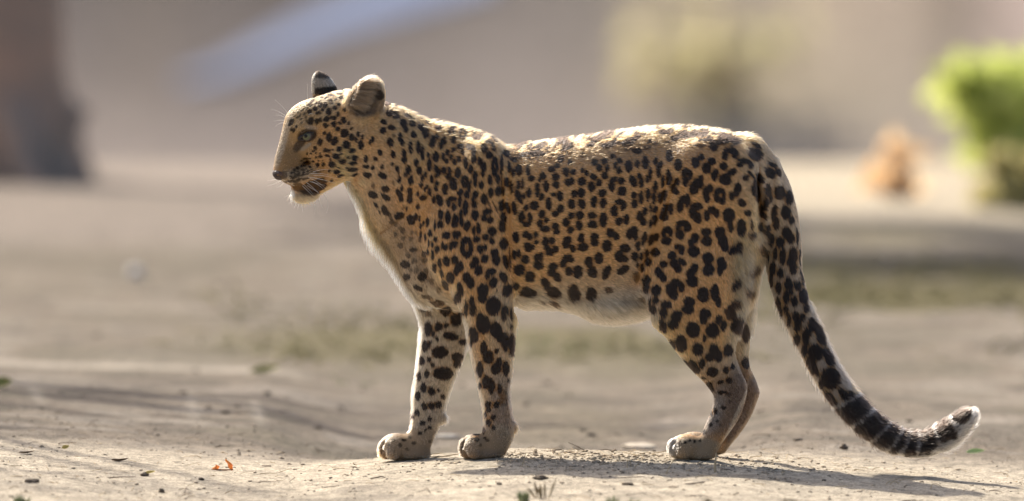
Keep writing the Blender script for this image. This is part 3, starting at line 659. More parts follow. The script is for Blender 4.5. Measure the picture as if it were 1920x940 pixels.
GAPS = tail_coord(np.array([(1550, 712), (1580, 758), (1612, 790), (1650, 812), (1676, 830), (1696, 840), (1722, 838), (1757, 820), (1787, 795.)]))[0]
def coat_colour(q, n):
    """q: photo mm, n: surface normal in the same frame; returns colour and spot strength"""
    C = paint(q, np.tile(TAWNY, (len(q), 1)))
    near = n[:, 2] < 0.25
    x, y = q[:, 0], q[:, 1]
    # the belly and the insides of the legs are pale wherever they face down or inwards
    down = smooth01((n[:, 1] - 0.45) / 0.4)
    body = ((x > 940) & (y > 330)) | (y > 600)
    w = np.where(body, down * 0.8, 0)
    C = C * (1 - w[:, None]) + np.array((.46, .36, .25)) * w[:, None]
    thr = (x > 530) & (x < 840) & (y > 325) & (y < 640) & (n[:, 0] < .1)
    wr = np.where(thr, smooth01((n[:, 2] + .34) / .2), 0)
    wr = wr * np.where(x < 650, np.where(x < 556, .8, .0), 1)
    C = C * (1 - wr[:, None]) + WHITE * wr[:, None]  # white edge hair, with the backlit rim glow put into its colour
    w_ = q_to_world(q)
    pp = to_px(w_)
    fadew = 1 - .9 * wr
    S = np.where(near, sample_map(pp[:, 0], pp[:, 1]), sample_map(pp[:, 0] + 19, pp[:, 1] + 9))
    S = S * fadew
    # rosette centres a little darker than the ground between them
    core = np.where(near, sample_core(pp[:, 0], pp[:, 1]), sample_core(pp[:, 0] + 19, pp[:, 1] + 9)) * (x > 800)
    C = C * (1 - core[:, None] * .85) + np.array((.36, .165, .05)) * core[:, None] * .85
    tl = (x > 1525) & (y > 690)
    s, v = tail_coord(q[tl])
    gap = np.min(np.abs(s[:, None] + 5 * v[:, None] + 3 * noise(q[tl], 8, 5)[:, None] - GAPS[None, :]), axis=1)
    band = smooth01((gap - .8 - 1.2 * noise(q[tl], 14, 16)) / 3.6)
    pale = smooth01((v + 0.35 * noise(q[tl], 10, 9) - 0.85 + .55 * smooth01((s - GAPS[5]) / 70)) / 0.3) * smooth01((s - GAPS[3]) / 60)
    inner = smooth01((-0.55 - v) / 0.3) * 0
    tip = smooth01((s - GAPS[8] - 2) / 6)
    spot_tip = smooth01((25 - np.hypot(x[tl] - 1800, y[tl] - 771)) / 6)
    pale = np.maximum(pale, tip * (1 - spot_tip))
    ptc = np.array((.34, .29, .24))[None, :] + smooth01((s - GAPS[4]) / 60)[:, None] * np.array((.12, .12, .12))
    Ct = C[tl]
    m = (s + 5 * v > GAPS[1] - 3)
    Ct[m] = ptc[m]
    C[tl] = Ct
    S[tl] = np.where(m, band * (1 - pale) * (.86 + .1 * noise(q[tl], 7, 15)), S[tl])
    # ears
    h = (y < 226) & (x > 640) & (x < 722)
    e = ((x - 687) / 36) ** 2 + ((y - 186) / 48) ** 2
    inear = h & (e < 1.25) & (q[:, 2] < -12)
    we = (smooth01((1.25 - e[inear]) / .35) * smooth01((224 - y[inear]) / 18))[:, None]
    C[inear] = C[inear] * (1 - we) + we * np.array((.17, .11, .066)) * (1 + 0.25 * noise(q[inear] * np.array([.35, 1, 1]), 3.2, 3)[:, None])
    rim = inear & (e > 0.86) & (y < 205)
    C[rim] = C[rim] * .6 + np.array((.50, .34, .20)) * .4
    low = inear & (y > 190); wl = smooth01((y[low] - 190) / 16)[:, None] * smooth01((224 - y[low]) / 14)[:, None] * 0.8 * smooth01((712 - x[low]) / 12)[:, None] * smooth01((x[low] - 655) / 16)[:, None]
    C[low] = C[low] * (1 - wl) + np.array((.06, .045, .04)) * wl
    back = h & (np.hypot(x - 712, y - 178) < 9) & (y > 165); S[back] = np.maximum(S[back], .9)
    S[inear & ~back] = 0
    fe = (x < 640) & (y < 178) & (q[:, 2] > 18) & (x > 578)
    blk = smooth01((y[fe] - 163 + (x[fe] - 600) * 0.1) / 4)
    tipb = smooth01((152 - y[fe]) / 6)
    C[fe] = np.array((.40, .35, .28))
    S[fe] = np.maximum(blk, tipb * .8) * smooth01((x[fe] - 588.5) / 3)
    return C, S
def blobs(q, base, L):
    v = np.full(len(q), float(base)); x, y = q[:, 0], q[:, 1]
    for (cx, cy, rx, ry, rot, val, sh) in L:
        a = math.radians(rot); dx, dy = x - cx, y - cy
        r = np.sqrt(((dx * math.cos(a) + dy * math.sin(a)) / rx) ** 2 + ((-dx * math.sin(a) + dy * math.cos(a)) / ry) ** 2)
        w = smooth01((1 + 0.4 / sh - r) / (0.8 / sh)); v = v * (1 - w) + val * w
    return v
LEN = [(1150, 380, 320, 150, 0, 9.5, 1), (880, 380, 110, 160, 0, 10, 1), (1320, 440, 100, 160, 0, 9.5, 1), (600, 260, 140, 150, 0, 8, 1), (545, 280, 60, 110, 0, 5.0, 1), (560, 372, 34, 16, 0, 13, 1), (690, 185, 44, 52, 10, 6, 3), (604, 168, 26, 34, 0, 6, 3), (650, 300, 34, 34, 0, 13, 1), (693, 383, 60, 10, 48, 18, 1), (728, 480, 18, 130, -20, 27, 1), (775, 510, 34, 100, -14, 15, 1), (1640, 800, 200, 90, 20, 14, 1),
       (1080, 580, 150, 22, 0, 18, 1), (1150, 590, 80, 34, 0, 21, 1), (1410, 520, 34, 100, 0, 17, 1), (910, 730, 70, 130, 0, 8, 1), (815, 720, 76, 120, 0, 10, 1), (830, 832, 160, 36, 0, 5, 1), (1340, 760, 90, 90, 0, 7, 1), (1300, 838, 80, 30, 0, 4.5, 1), (1815, 785, 46, 46, 0, 11, 1)]
LIFT = [(600, 260, 140, 150, 0, 16, 1), (726, 480, 16, 130, -20, 46, 1), (693, 383, 60, 9, 48, 36, 1), (1150, 600, 90, 24, 0, 56, 1), (1416, 520, 22, 100, 0, 30, 1), (1160, 250, 260, 26, -2, 22, 1), (560, 372, 30, 14, 0, 40, 1), (1500, 600, 90, 300, -20, 26, 1), (690, 185, 44, 52, 10, 30, 3), (1640, 800, 200, 90, 20, 30, 1)]
DENS = [(1480, 250, 500, 300, 0, 1, 1)]
EYES = [(571, 253.2, -1), (571, 253.2, 1)]
def make_fur(N, seed, which, lmul=1.0, liftadd=0.0, pullk=.42):
    rng = np.random.default_rng(seed)
    Q = BV
    tri = np.concatenate([BF[:, [0, 1, 2]], BF[:, [0, 2, 3]]])
    A = np.linalg.norm(np.cross(Q[tri[:, 1]] - Q[tri[:, 0]], Q[tri[:, 2]] - Q[tri[:, 0]]), axis=1)
    cen = Q[tri].mean(1); nn = BN[tri].mean(1)
    facing = nn[:, 2] < 0.12
    w = A * np.where(facing, 1.0, 0.42)
    w *= np.where((cen[:, 0] < 720) & (cen[:, 1] < 400), 1.9, 1.0)
    w *= np.where((cen[:, 0] > 640) & (cen[:, 0] < 722) & (cen[:, 1] < 230), 1.3, 1.0)
    if which is not None: w = A * which(cen, nn)
    cw = np.cumsum(w); 
    t = np.searchsorted(cw, rng.random(N) * cw[-1]); t = np.clip(t, 0, len(tri) - 1)
    r1, r2 = np.sqrt(rng.random(N)), rng.random(N)
    b = np.stack([1 - r1, r1 * (1 - r2), r1 * r2], 1)
    q = (Q[tri[t]] * b[..., None]).sum(1); n = (BN[tri[t]] * b[..., None]).sum(1); f = (BD[tri[t]] * b[..., None]).sum(1)
    n /= np.linalg.norm(n, axis=1)[:, None]
    # leave the eye openings and the nose bare
    h = head_local(q)
    keep = ~((((h[:, 0] - 561.5) * .95 - (h[:, 1] - 254) * .31) / 12.0) ** 2 + (((h[:, 0] - 561.5) * .31 + (h[:, 1] - 254) * .95) / 7.0) ** 2 < 1)
    keep &= ~((h[:, 0] < 521) & (h[:, 1] > 315) & (h[:, 1] < 336) & (np.abs(h[:, 2]) < 15))
    q, n, f = q[keep], n[keep], f[keep]; N = len(q)
    L = lmul * blobs(q, 13, LEN) * (0.72 + 0.5 * rng.random(N)); lift = np.radians(np.minimum(blobs(q, 14, LIFT) + liftadd, 68) * (0.6 + 0.8 * rng.random(N)))
    flat = np.where((q[:, 0] > 650) & (q[:, 0] < 800) & (q[:, 1] > 340) & (q[:, 1] < 560), smooth01((-n[:, 2] - .30) / .2), 0)
    L = L * (1 - flat) + np.minimum(L, 10.5 * (.8 + .4 * rng.random(N))) * flat; lift = lift * (1 - flat) + np.minimum(lift, .2) * flat
    lowc = (q[:, 1] > 846) & (n[:, 1] > 0.5); L[lowc] *= .3
    # stray direction: broad waves, small locks, single hairs
    jit = np.stack([fbm(q, 60, 11 + k, 2) * 0.22 + noise(q, 9, 31 + k) * 0.17 + rng.normal(0, .085, N) for k in range(3)], 1)
    # the nape and back hair over the muscles
    f = f + jit; f -= (f * n).sum(1)[:, None] * n; f /= np.linalg.norm(f, axis=1)[:, None] + 1e-6
    # hair on the pinna runs out from the head in streaks
    d0 = f * np.cos(lift)[:, None] + n * np.sin(lift)[:, None]
    d1 = f * np.cos(lift * .35)[:, None] + n * np.sin(lift * .35)[:, None] + np.array([0, 0.12, 0]) * (L / 20)[:, None]
    d1 /= np.linalg.norm(d1, axis=1)[:, None]
    dm = (d0 + d1); dm /= np.linalg.norm(dm, axis=1)[:, None]
    root = q - n * 1.0
    P0 = root; P1 = P0 + d0 * (L * .34)[:, None]; P2 = P1 + dm * (L * .34)[:, None]; P3 = P2 + d1 * (L * .34)[:, None]
    # locks: hairs of one small patch lean together
    cell = np.floor(root / np.array([5.5, 5.5, 5.5]) + .5 * noise(root, 4, 77)[:, None]).astype(np.int64)
    key = (cell[:, 0] * 4001 + cell[:, 1]) * 4001 + cell[:, 2]
    _, inv = np.unique(key, return_inverse=True); cnt = np.bincount(inv)
    tip = np.stack([np.bincount(inv, P3[:, k]) for k in range(3)], 1) / cnt[:, None]
    pull = (tip[inv] - P3) * (pullk * np.clip(L / 14, .5, 1.3))[:, None]
    P3 = P3 + pull; P2 = P2 + pull * .4
    lockv = rng.normal(0, .15, len(cnt))[inv]
    mid = P1 * .2 + P2 * .5 + P3 * .3
    C, S = coat_colour(np.stack([mid[:, 0], mid[:, 1], q[:, 2]], 1), n)
    S2 = np.clip(S + rng.normal(0, .07, N) * (S > .05) * (S < .95), 0, 1)
    S2 = smooth01((S2 - .1) / .8)
    val = (1 + lockv + rng.normal(0, .18, N) + 0.09 * noise(q, 30, 50) + .08 * noise(q, 7, 51) + np.where((q[:, 0] < 640) & (q[:, 1] < 400), .16 * noise(q, 3.2, 52) + .10 * noise(q, 1.6, 53), 0)).clip(.45, 1.6)
    C = C * val[:, None]
    spot = DARK[None, :] * (1 + rng.random(N) * 1.2)[:, None]
    C = C * (1 - S2[:, None]) + spot * S2[:, None]
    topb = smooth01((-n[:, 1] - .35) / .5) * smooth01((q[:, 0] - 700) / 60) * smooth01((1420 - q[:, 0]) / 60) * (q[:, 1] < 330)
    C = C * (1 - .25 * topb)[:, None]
    C = np.clip(C, 0.004, .93)
    PTS = q_to_world(np.stack([P0, P1, P2, P3], 1)).reshape(-1, 3).astype(np.float32)
    rad = blobs(q, .42, [(600, 260, 140, 150, 0, .30, 1), (740, 490, 40, 140, -20, .36, 1)]) * (0.8 + .4 * rng.random(N))
    R = (rad[:, None] * np.array([1.0, 1.0, .75, .12])[None, :] / 1000).ravel().astype(np.float32)
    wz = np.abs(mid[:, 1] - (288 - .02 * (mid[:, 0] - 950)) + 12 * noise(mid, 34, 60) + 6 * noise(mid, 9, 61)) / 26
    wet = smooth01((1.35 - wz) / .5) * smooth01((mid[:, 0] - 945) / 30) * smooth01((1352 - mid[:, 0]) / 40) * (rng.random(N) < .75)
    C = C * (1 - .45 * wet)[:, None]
    WET.append(wet.astype(np.float32))
    return PTS, R, C.astype(np.float32)
WET = []
def hair_material():
    m = bpy.data.materials.new("fur_hair"); m.use_nodes = True; nt = m.node_tree
    nt.nodes.remove(nt.nodes["Principled BSDF"])
    h = nt.nodes.new("ShaderNodeBsdfHairPrincipled"); h.parametrization = 'COLOR'
    a = nt.nodes.new("ShaderNodeAttribute"); a.attribute_name = "tint"
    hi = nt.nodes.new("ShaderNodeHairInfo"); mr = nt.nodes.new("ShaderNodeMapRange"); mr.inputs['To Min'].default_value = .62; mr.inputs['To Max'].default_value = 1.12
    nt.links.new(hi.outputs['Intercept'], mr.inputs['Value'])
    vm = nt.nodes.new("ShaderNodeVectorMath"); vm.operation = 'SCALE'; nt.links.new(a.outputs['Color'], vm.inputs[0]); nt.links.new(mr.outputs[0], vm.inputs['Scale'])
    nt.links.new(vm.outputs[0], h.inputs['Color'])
    w = nt.nodes.new("ShaderNodeAttribute"); w.attribute_name = "wet"
    for sock, lo, hi in (('Roughness', .42, .16), ('IOR', 1.38, 1.62), ('Random Roughness', .1, .5)):
        mr = nt.nodes.new("ShaderNodeMapRange"); mr.inputs['To Min'].default_value = lo; mr.inputs['To Max'].default_value = hi
        nt.links.new(w.outputs['Fac'], mr.inputs['Value']); nt.links.new(mr.outputs[0], h.inputs[sock])
    h.inputs['Radial Roughness'].default_value = .5
    nt.links.new(h.outputs[0], nt.nodes["Material Output"].inputs['Surface'])
    return m
def curves_obj(name, PTS, R, C, mat, parent, wet=None):
    n = len(C); k = len(R) // n
    hc = bpy.data.hair_curves.new(name)
    hc.add_curves([k] * n)
    hc.attributes['position'].data.foreach_set('vector', PTS.ravel())
    ra = hc.attributes.get('radius') or hc.attributes.new('radius', 'FLOAT', 'POINT')
    ra.data.foreach_set('value', R)
    ca = hc.attributes.new('tint', 'FLOAT_COLOR', 'CURVE')
    c4 = np.ones((n, 4), np.float32); c4[:, :3] = C
    ca.data.foreach_set('color', c4.ravel())
    if wet is not None: hc.attributes.new('wet', 'FLOAT', 'CURVE').data.foreach_set('value', wet)
    hc.materials.append(mat)
    o = bpy.data.objects.new(name, hc); COL.objects.link(o); o.parent = parent
    return o
# ------------------------------------------------------------------ assemble the leopard
leopard = empty("leopard", (0, 0, 0))
tag(leopard, "spotted leopard standing side-on on the dirt crest, head left, ringed tail curling up", "leopard")
BW = q_to_world(BV)
skin_mat, nt, b = mat_new("leopard_skin")
b.inputs['Roughness'].default_value = .8; b.inputs['Specular IOR Level'].default_value = .15
va = nt.nodes.new("ShaderNodeAttribute"); va.attribute_name = "skin"
nt.links.new(va.outputs['Color'], b.inputs['Base Color'])
body = mesh_obj("body", BW, BF[:, ::-1] if _flip else BF, skin_mat, leopard, True)
_c, _s = coat_colour(BV, BN)
_c = _c * .55 * (1 - _s[:, None] * .9)
_sk = np.ones((len(BV), 4), np.float32); _sk[:, :3] = _c
body.data.color_attributes.new("skin", 'FLOAT_COLOR', 'POINT').data.foreach_set('color', _sk.ravel())

NF = 800000
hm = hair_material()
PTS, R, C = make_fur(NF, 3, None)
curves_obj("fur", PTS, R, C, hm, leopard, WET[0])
def fringe_zone(c, n):
    x, y = c[:, 0], c[:, 1]
    z = 1.0 * ((x > 640) & (x < 800) & (y > 330) & (y < 600) & (n[:, 0] < -.35) & (n[:, 2] > -.38))            # throat and breast
    z += 1.6 * ((x > 1020) & (x < 1225) & (y < 612)) * smooth01((y - 545) / 40) * smooth01((n[:, 1] - .25) / .5) * smooth01((x - 1020) / 40) * smooth01((1225 - x) / 30)          # belly
    z += .5 * ((x > 965) & (x < 1035) & (y > 550) & (n[:, 1] > .6))
    z += .5 * ((x > 1370) & (x < 1440) & (y > 430) & (y < 620) & (n[:, 0] > .3))            # breech
    z += .45 * ((x > 765) & (x < 970) & (y > 580) & (y < 820) & (np.abs(n[:, 0]) > .8))     # front and back of the fore legs
    z += .12 * ((x > 1740) & (y > 740)) + .12 * ((x > 1440) & (y > 560) & (y < 880))         # tail
    z += .12 * ((x > 540) & (x < 620) & (y > 352) & (y < 385) & (n[:, 1] > .2))              # chin
    z += .10 * ((x > 700) & (x < 1420) & (y < 340)) * smooth01((-n[:, 1] - .55) / .35)                      # nape and back
    z += .5 * ((x > 640) & (x < 722) & (y < 200) & (n[:, 1] < -.3))                         # ear rim
    return z
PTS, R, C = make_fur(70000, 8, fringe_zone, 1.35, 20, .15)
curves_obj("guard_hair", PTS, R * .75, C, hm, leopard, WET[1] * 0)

# ------------------------------------------------------------------ eyes, nose, whiskers
HL = head_local(BV)
def surf_c(hx, hy, side, rad=4.0):
    m = (np.abs(HL[:, 0] - hx) < rad) & (np.abs(HL[:, 1] - hy) < rad) & (HL[:, 2] * side > 0)
    return (HL[m, 2] * side).max() if m.any() else 30.0
def hw(h): return q_to_world(head_world(np.asarray(h, float)))
eye_mat, nt, b = mat_new("eye_surface")
va = nt.nodes.new("ShaderNodeAttribute"); va.attribute_name = "iris"; nt.links.new(va.outputs['Color'], b.inputs['Base Color'])
b.inputs['Roughness'].default_value = .25; b.inputs['Coat Weight'].default_value = .0; b.inputs['Specular IOR Level'].default_value = .25; b.inputs['Coat Roughness'].default_value = .03
lid_mat = simple_mat("eyelid_skin", (.018, .013, .011), .45, .4)
def sphere_grid(nu, nv):
    V, F_ = [], []
    for i in range(nv + 1):
        th = math.pi * i / nv
        for j in range(nu):
            a = 2 * math.pi * j / nu; V.append((math.sin(th) * math.cos(a), math.cos(th), math.sin(th) * math.sin(a)))
    for i in range(nv):
        for j in range(nu): a0, b0 = i * nu + j, i * nu + (j + 1) % nu; F_.append((a0, a0 + nu, b0 + nu, b0))
    return np.array(V), F_
for side in (-1, 1):
    cx, cy = 562.0, 253.6
    cc = max(surf_c(cx + dx, cy + dy, side) for dx, dy in ((0, -12), (14, 2), (0, 12), (8, 10)))
    V, F_ = sphere_grid(64, 48)
    gaze = np.array([-.62, -.02, .78 * side]); gaze /= np.linalg.norm(gaze)
    ang = np.degrees(np.arccos(np.clip(V @ gaze, -1, 1)))
    col = np.ones((len(V), 4), np.float32)
    irr = 1 + .18 * noise(np.stack([np.arctan2(V[:, 1], V[:, 0]) * 6, ang * .02, ang * 0], 1), .5, 4)
    iris = np.array((.10, .10, .055))[None, :] * irr[:, None]; rimw = smooth01((ang - 38) / 9)[:, None]
    iris = iris * (1 - rimw) + np.array((.10, .08, .06)) * rimw
    inner = smooth01((20 - ang) / 9)[:, None]; iris = iris * (1 - inner * .35) + np.array((.20, .15, .06)) * inner * .35
    pu = smooth01((19 - ang) / 2.5)[:, None]; iris = iris * (1 - pu) + .004 * pu
    sc_ = smooth01((ang - 50) / 4)[:, None]; col[:, :3] = iris * (1 - sc_) + np.array((.05, .035, .03)) * sc_
    e = mesh_obj("eye", hw(V * 11.2 + np.array([cx + 1.5, cy, side * (cc - 10.6)])), F_, eye_mat, leopard, True)
    e.data.color_attributes.new("iris", 'FLOAT_COLOR', 'POINT').data.foreach_set('color', col.ravel())
    # the dark wet rim of the lids, an almond drawn out to the inner corner
    pts = []
    for k in range(40):
        a = 2 * math.pi * k / 40; ca, sa = math.cos(a), math.sin(a)
        rx = 11.4 + (4.0 if ca < -.6 else 0) * (-ca - .6) / .4; ry = 5.8 * (1 - .25 * abs(ca))
        x, y = rx * ca, ry * sa; t_ = math.radians(18)
        X, Y_ = 561.5 + x * math.cos(t_), 254 + y - x * .3
        pts.append((X, Y_, side * (surf_c(X, Y_, side, 3.5) - .6)))
    pts = np.array(pts)
    for _ in range(3): pts[:, 2] = (np.roll(pts[:, 2], 1) + 2 * pts[:, 2] + np.roll(pts[:, 2], -1)) / 4
    V, F_ = tube(hw(np.concatenate([pts, pts[:2]])), [.0026] * 42, 8)
    mesh_obj("eyelid", V, F_, lid_mat, leopard, True)
# nose pad
nose_mat = simple_mat("nose_leather", (.030, .018, .017), .42, .5, 260, (.07, .035, .032), .6)
V, F_ = sphere_grid(56, 40)
N_ = V.copy()
Q = V * np.array([14, 11.5, 16])
Q[:, 0] = np.where(Q[:, 0] < 0, Q[:, 0] * .82, Q[:, 0])
Q[:, 2] *= 1 - .38 * smooth01((V[:, 1] + .1) / 1.0)
for side in (-1, 1):
    d = np.sqrt(((Q[:, 0] + 5.5) / 5.0) ** 2 + ((Q[:, 1] - 2.5) / 2.8) ** 2 + ((Q[:, 2] - side * 10.5) / 4.5) ** 2)
    Q += -N_ * (4.5 * smooth01(1.35 - d))[:, None]
    d2 = np.sqrt(((Q[:, 0] - 2.5) / 6) ** 2 + ((Q[:, 1] - 4.2) / 1.6) ** 2 + ((Q[:, 2] - side * 12.5) / 5) ** 2)
    Q += -N_ * (3.0 * smooth01(1.3 - d2))[:, None]
Q += -N_ * (1.6 * np.exp(-(Q[:, 2] / 1.3) ** 2) * smooth01((V[:, 1] + .2) / .5))[:, None]
Q[:, 1] += Q[:, 0] * .12
mesh_obj("nose", hw(Q + np.array([517.0, 325.5, 0])), F_, nose_mat, leopard, True)
# whiskers: each from its root, through a bend, to its tip (photo x, y, depth in mm)
whisk_mat = simple_mat("whisker_hair", (.85, .82, .76), .35, .5, trans=.35)
WH = [((566, 331, -34), (590, 336, -62), (612, 352, -82)), ((562, 334, -34), (583, 346, -60), (603, 366, -76)), ((570, 327, -36), (594, 323, -66), (622, 326, -90)), ((572, 331, -36), (598, 333, -66), (628, 341, -88)),
      ((558, 338, -32), (574, 353, -54), (590, 368, -66)), ((564, 338, -33), (586, 352, -56), (598, 358, -66)), ((576, 326, -38), (600, 317, -66), (618, 316, -80)), ((568, 334, -34), (590, 341, -60), (610, 345, -74)),
      ((560, 329, -34), (584, 331, -60), (606, 335, -76)), ((574, 334, -38), (596, 344, -60), (607, 353, -70)), ((555, 333, -32), (571, 345, -52), (588, 362, -66)), ((578, 330, -38), (602, 327, -64), (632, 333, -84)),
      ((586, 366, -16), (590, 384, -22), (591, 402, -26)), ((602, 356, -24), (614, 374, -34), (613, 399, -40)), ((566, 373, -8), (566, 385, -9), (568, 397, -10)), ((597, 362, -20), (600, 377, -26), (605, 390, -30)),
      ((556, 366, -6), (549, 376, -8), (541, 382, -9)), ((552, 362, -4), (545, 370, -5), (537, 376, -6)), ((560, 369, -5), (555, 382, -7), (551, 391, -8)), ((549, 358, 4), (541, 366, 6), (533, 370, 8)), ((563, 371, 2), (560, 384, 3), (558, 393, 3)),
      ((530, 338, 26), (515, 346, 52), (499, 352, 74)), ((534, 342, 24), (526, 350, 44), (518, 354, 60)), ((531, 335, 28), (514, 339, 56), (500, 341, 78)),
      ((546, 222, 10), (532, 204, 22), (515, 188, 34)), ((544, 226, 10), (526, 212, 24), (507, 206, 36)), ((543, 231, 9), (529, 226, 20), (512, 229, 30)), ((542, 236, 9), (530, 231, 18), (516, 238, 26)), ((544, 229, 11), (530, 219, 20), (516, 217, 30)),
      ((578, 214, -24), (577, 188, -34), (577, 156, -42)), ((572, 228, -36), (579, 214, -48), (590, 213, -54)), ((571, 229, -37), (575, 233, -44), (578, 237, -46))]
for w in WH:
    A, B, C_ = [np.array(v, float) for v in w]
    t = np.linspace(0, 1, 9)[:, None]
    pts = A * (1 - t) ** 2 + 2 * (2 * B - (A + C_) / 2) * t * (1 - t) + C_ * t ** 2
    V, F_ = tube(q_to_world(pts), list(.00048 * (1 - .8 * t[:, 0])), 5)
    mesh_obj("whisker", V, F_, whisk_mat, leopard, True)
# long pale hairs that lie across the open ear
def ear_hair():
    rng = np.random.default_rng(12); n = 1500
    t = rng.random(n)
    root = np.stack([656 + 22 * t ** .7 + rng.normal(0, 2, n), 196 - 46 * t + rng.normal(0, 2, n), -56 + rng.normal(0, 2.5, n)], 1)
    L = 16 + 26 * rng.random(n)
    d = np.stack([np.ones(n), .10 - .5 * (t - .35) + rng.normal(0, .16, n), -.10 + rng.normal(0, .12, n)], 1); d /= np.linalg.norm(d, axis=1)[:, None]
    sag = np.array([0, .35, .45]) 
    P = [root + d * (L * s)[:, None] + sag * (L * s * s * .35)[:, None] * np.array([1, rng.normal() * 0 + 1, 1]) for s in (0, .35, .7, 1)]
    C = np.array((.18, .125, .08))[None] * (.55 + .75 * rng.random(n))[:, None]
    PTS = q_to_world(np.stack(P, 1)).reshape(-1, 3).astype(np.float32)
    R = (.34 * np.array([1, 1, .7, .15])[None] / 1000 * np.ones((n, 1))).ravel().astype(np.float32)
    curves_obj("ear_hair", PTS, R, C.astype(np.float32), hm, leopard)
ear_hair()
# ------------------------------------------------------------------ the ground: one sheet from the camera's feet to the far hill
_CP = np.array([(-2000, .06), (-300, .035), (0, .012), (200, -.004), (400, -.020), (550, -.024), (640, -.015), (720, -.0085), (790, -.004), (880, .003), (960, .006), (1100, .006), (1290, .001),
                (1400, -.004), (1500, -.014), (1700, -.030), (1920, -.045), (2400, -.07), (4000, -.08)])
def height(x, y):
    px = 960 + 1000 * x
    z = np.interp(px, _CP[:, 0], _CP[:, 1])
    fade = np.exp(-np.maximum(y, 0) / 5.0)
    z = z * fade
    a = 0.06 * smooth01((px - 420) / 300) * smooth01((1560 - px) / 320)
    z = z - a * smooth01((y - 0.16) / 0.9) * (1 - smooth01((y - 1.6) / 4.5))
    z = z - .02 * smooth01((-.25 - y) / .9)
    p = np.stack([x, y], -1)
    near = np.exp(-np.maximum(np.abs(y) - 1.5, 0) / 3)
    z = z + near * (fbm(p, .30, 101, 3) * .0035 + fbm(p, .06, 103, 3) * .0018)
    crumb = smooth01((px - 930) / 80) * smooth01((1700 - px) / 500) * smooth01((y + .5) / .2) * smooth01((.6 - y) / .3)
    for (fx, fy, fr) in ((-.195, .062, .06), (-.055, -.078, .06), (.335, -.080, .06), (.375, .074, .06)):
        z = z + .0035 * np.exp(-((x - fx) / fr) ** 2 - ((y - fy) / .05) ** 2)
    z = z + near * (.0009 + .0016 * crumb) * fbm(p, .018, 105, 2)
    z = z + (1 - near) * fbm(p, 2.0, 107, 4) * .03 * smooth01(y / 6) * smooth01((17 - y) / 4)
    # level ground runs on to 17 m, falls into a dip, and the far hillside climbs out of it
    z = z - 3.0 * smooth01((y - 17) / 11)
    hill = np.maximum(y - 36, 0)
    z = z + np.where(hill < 60, hill * .30 + np.minimum(hill, 12) ** 2 * .004, 60 * .3 + .576 + (hill - 60) * .08) + smooth01(hill / 10) * fbm(p, 9.0, 111, 4) * .5
    return z
def hit(px, py):
    """where the view through a photo position meets the ground"""
    A = P(px, py, 0.0); d = (A - CAM) / np.linalg.norm(A - CAM)
    t = np.concatenate([np.linspace(28, 60, 3000), np.linspace(60, 300, 3000)])
    pts = CAM + t[:, None] * d
    below = pts[:, 2] < height(pts[:, 0], pts[:, 1])
    i = int(np.argmax(below)) if below.any() else len(t) - 1
    return pts[i]
def _axis(fine0, fine1, step, far0, far1, g=1.12):
    a = list(np.arange(fine0, fine1, step))
    s, v = step, a[-1]
    while v < far1: s *= g; v += s; a.append(v)
    s, v = step, fine0; b = []
    while v > far0: s *= g; v -= s; b.append(v)
    return np.array(b[::-1] + a)
gx = _axis(-1.1, 1.15, .0075, -160, 160, 1.13)
gy = _axis(-2.0, 1.0, .011, -60, 260, 1.022)
GX, GY = np.meshgrid(gx, gy, indexing='xy')
GZ = height(GX, GY)
nx_, ny_ = len(gx), len(gy)
ii = np.arange(nx_ * ny_).reshape(ny_, nx_)
GF = np.stack([ii[:-1, :-1].ravel(), ii[:-1, 1:].ravel(), ii[1:, 1:].ravel(), ii[1:, :-1].ravel()], 1)
GV = np.stack([GX.ravel(), GY.ravel(), GZ.ravel()], 1)
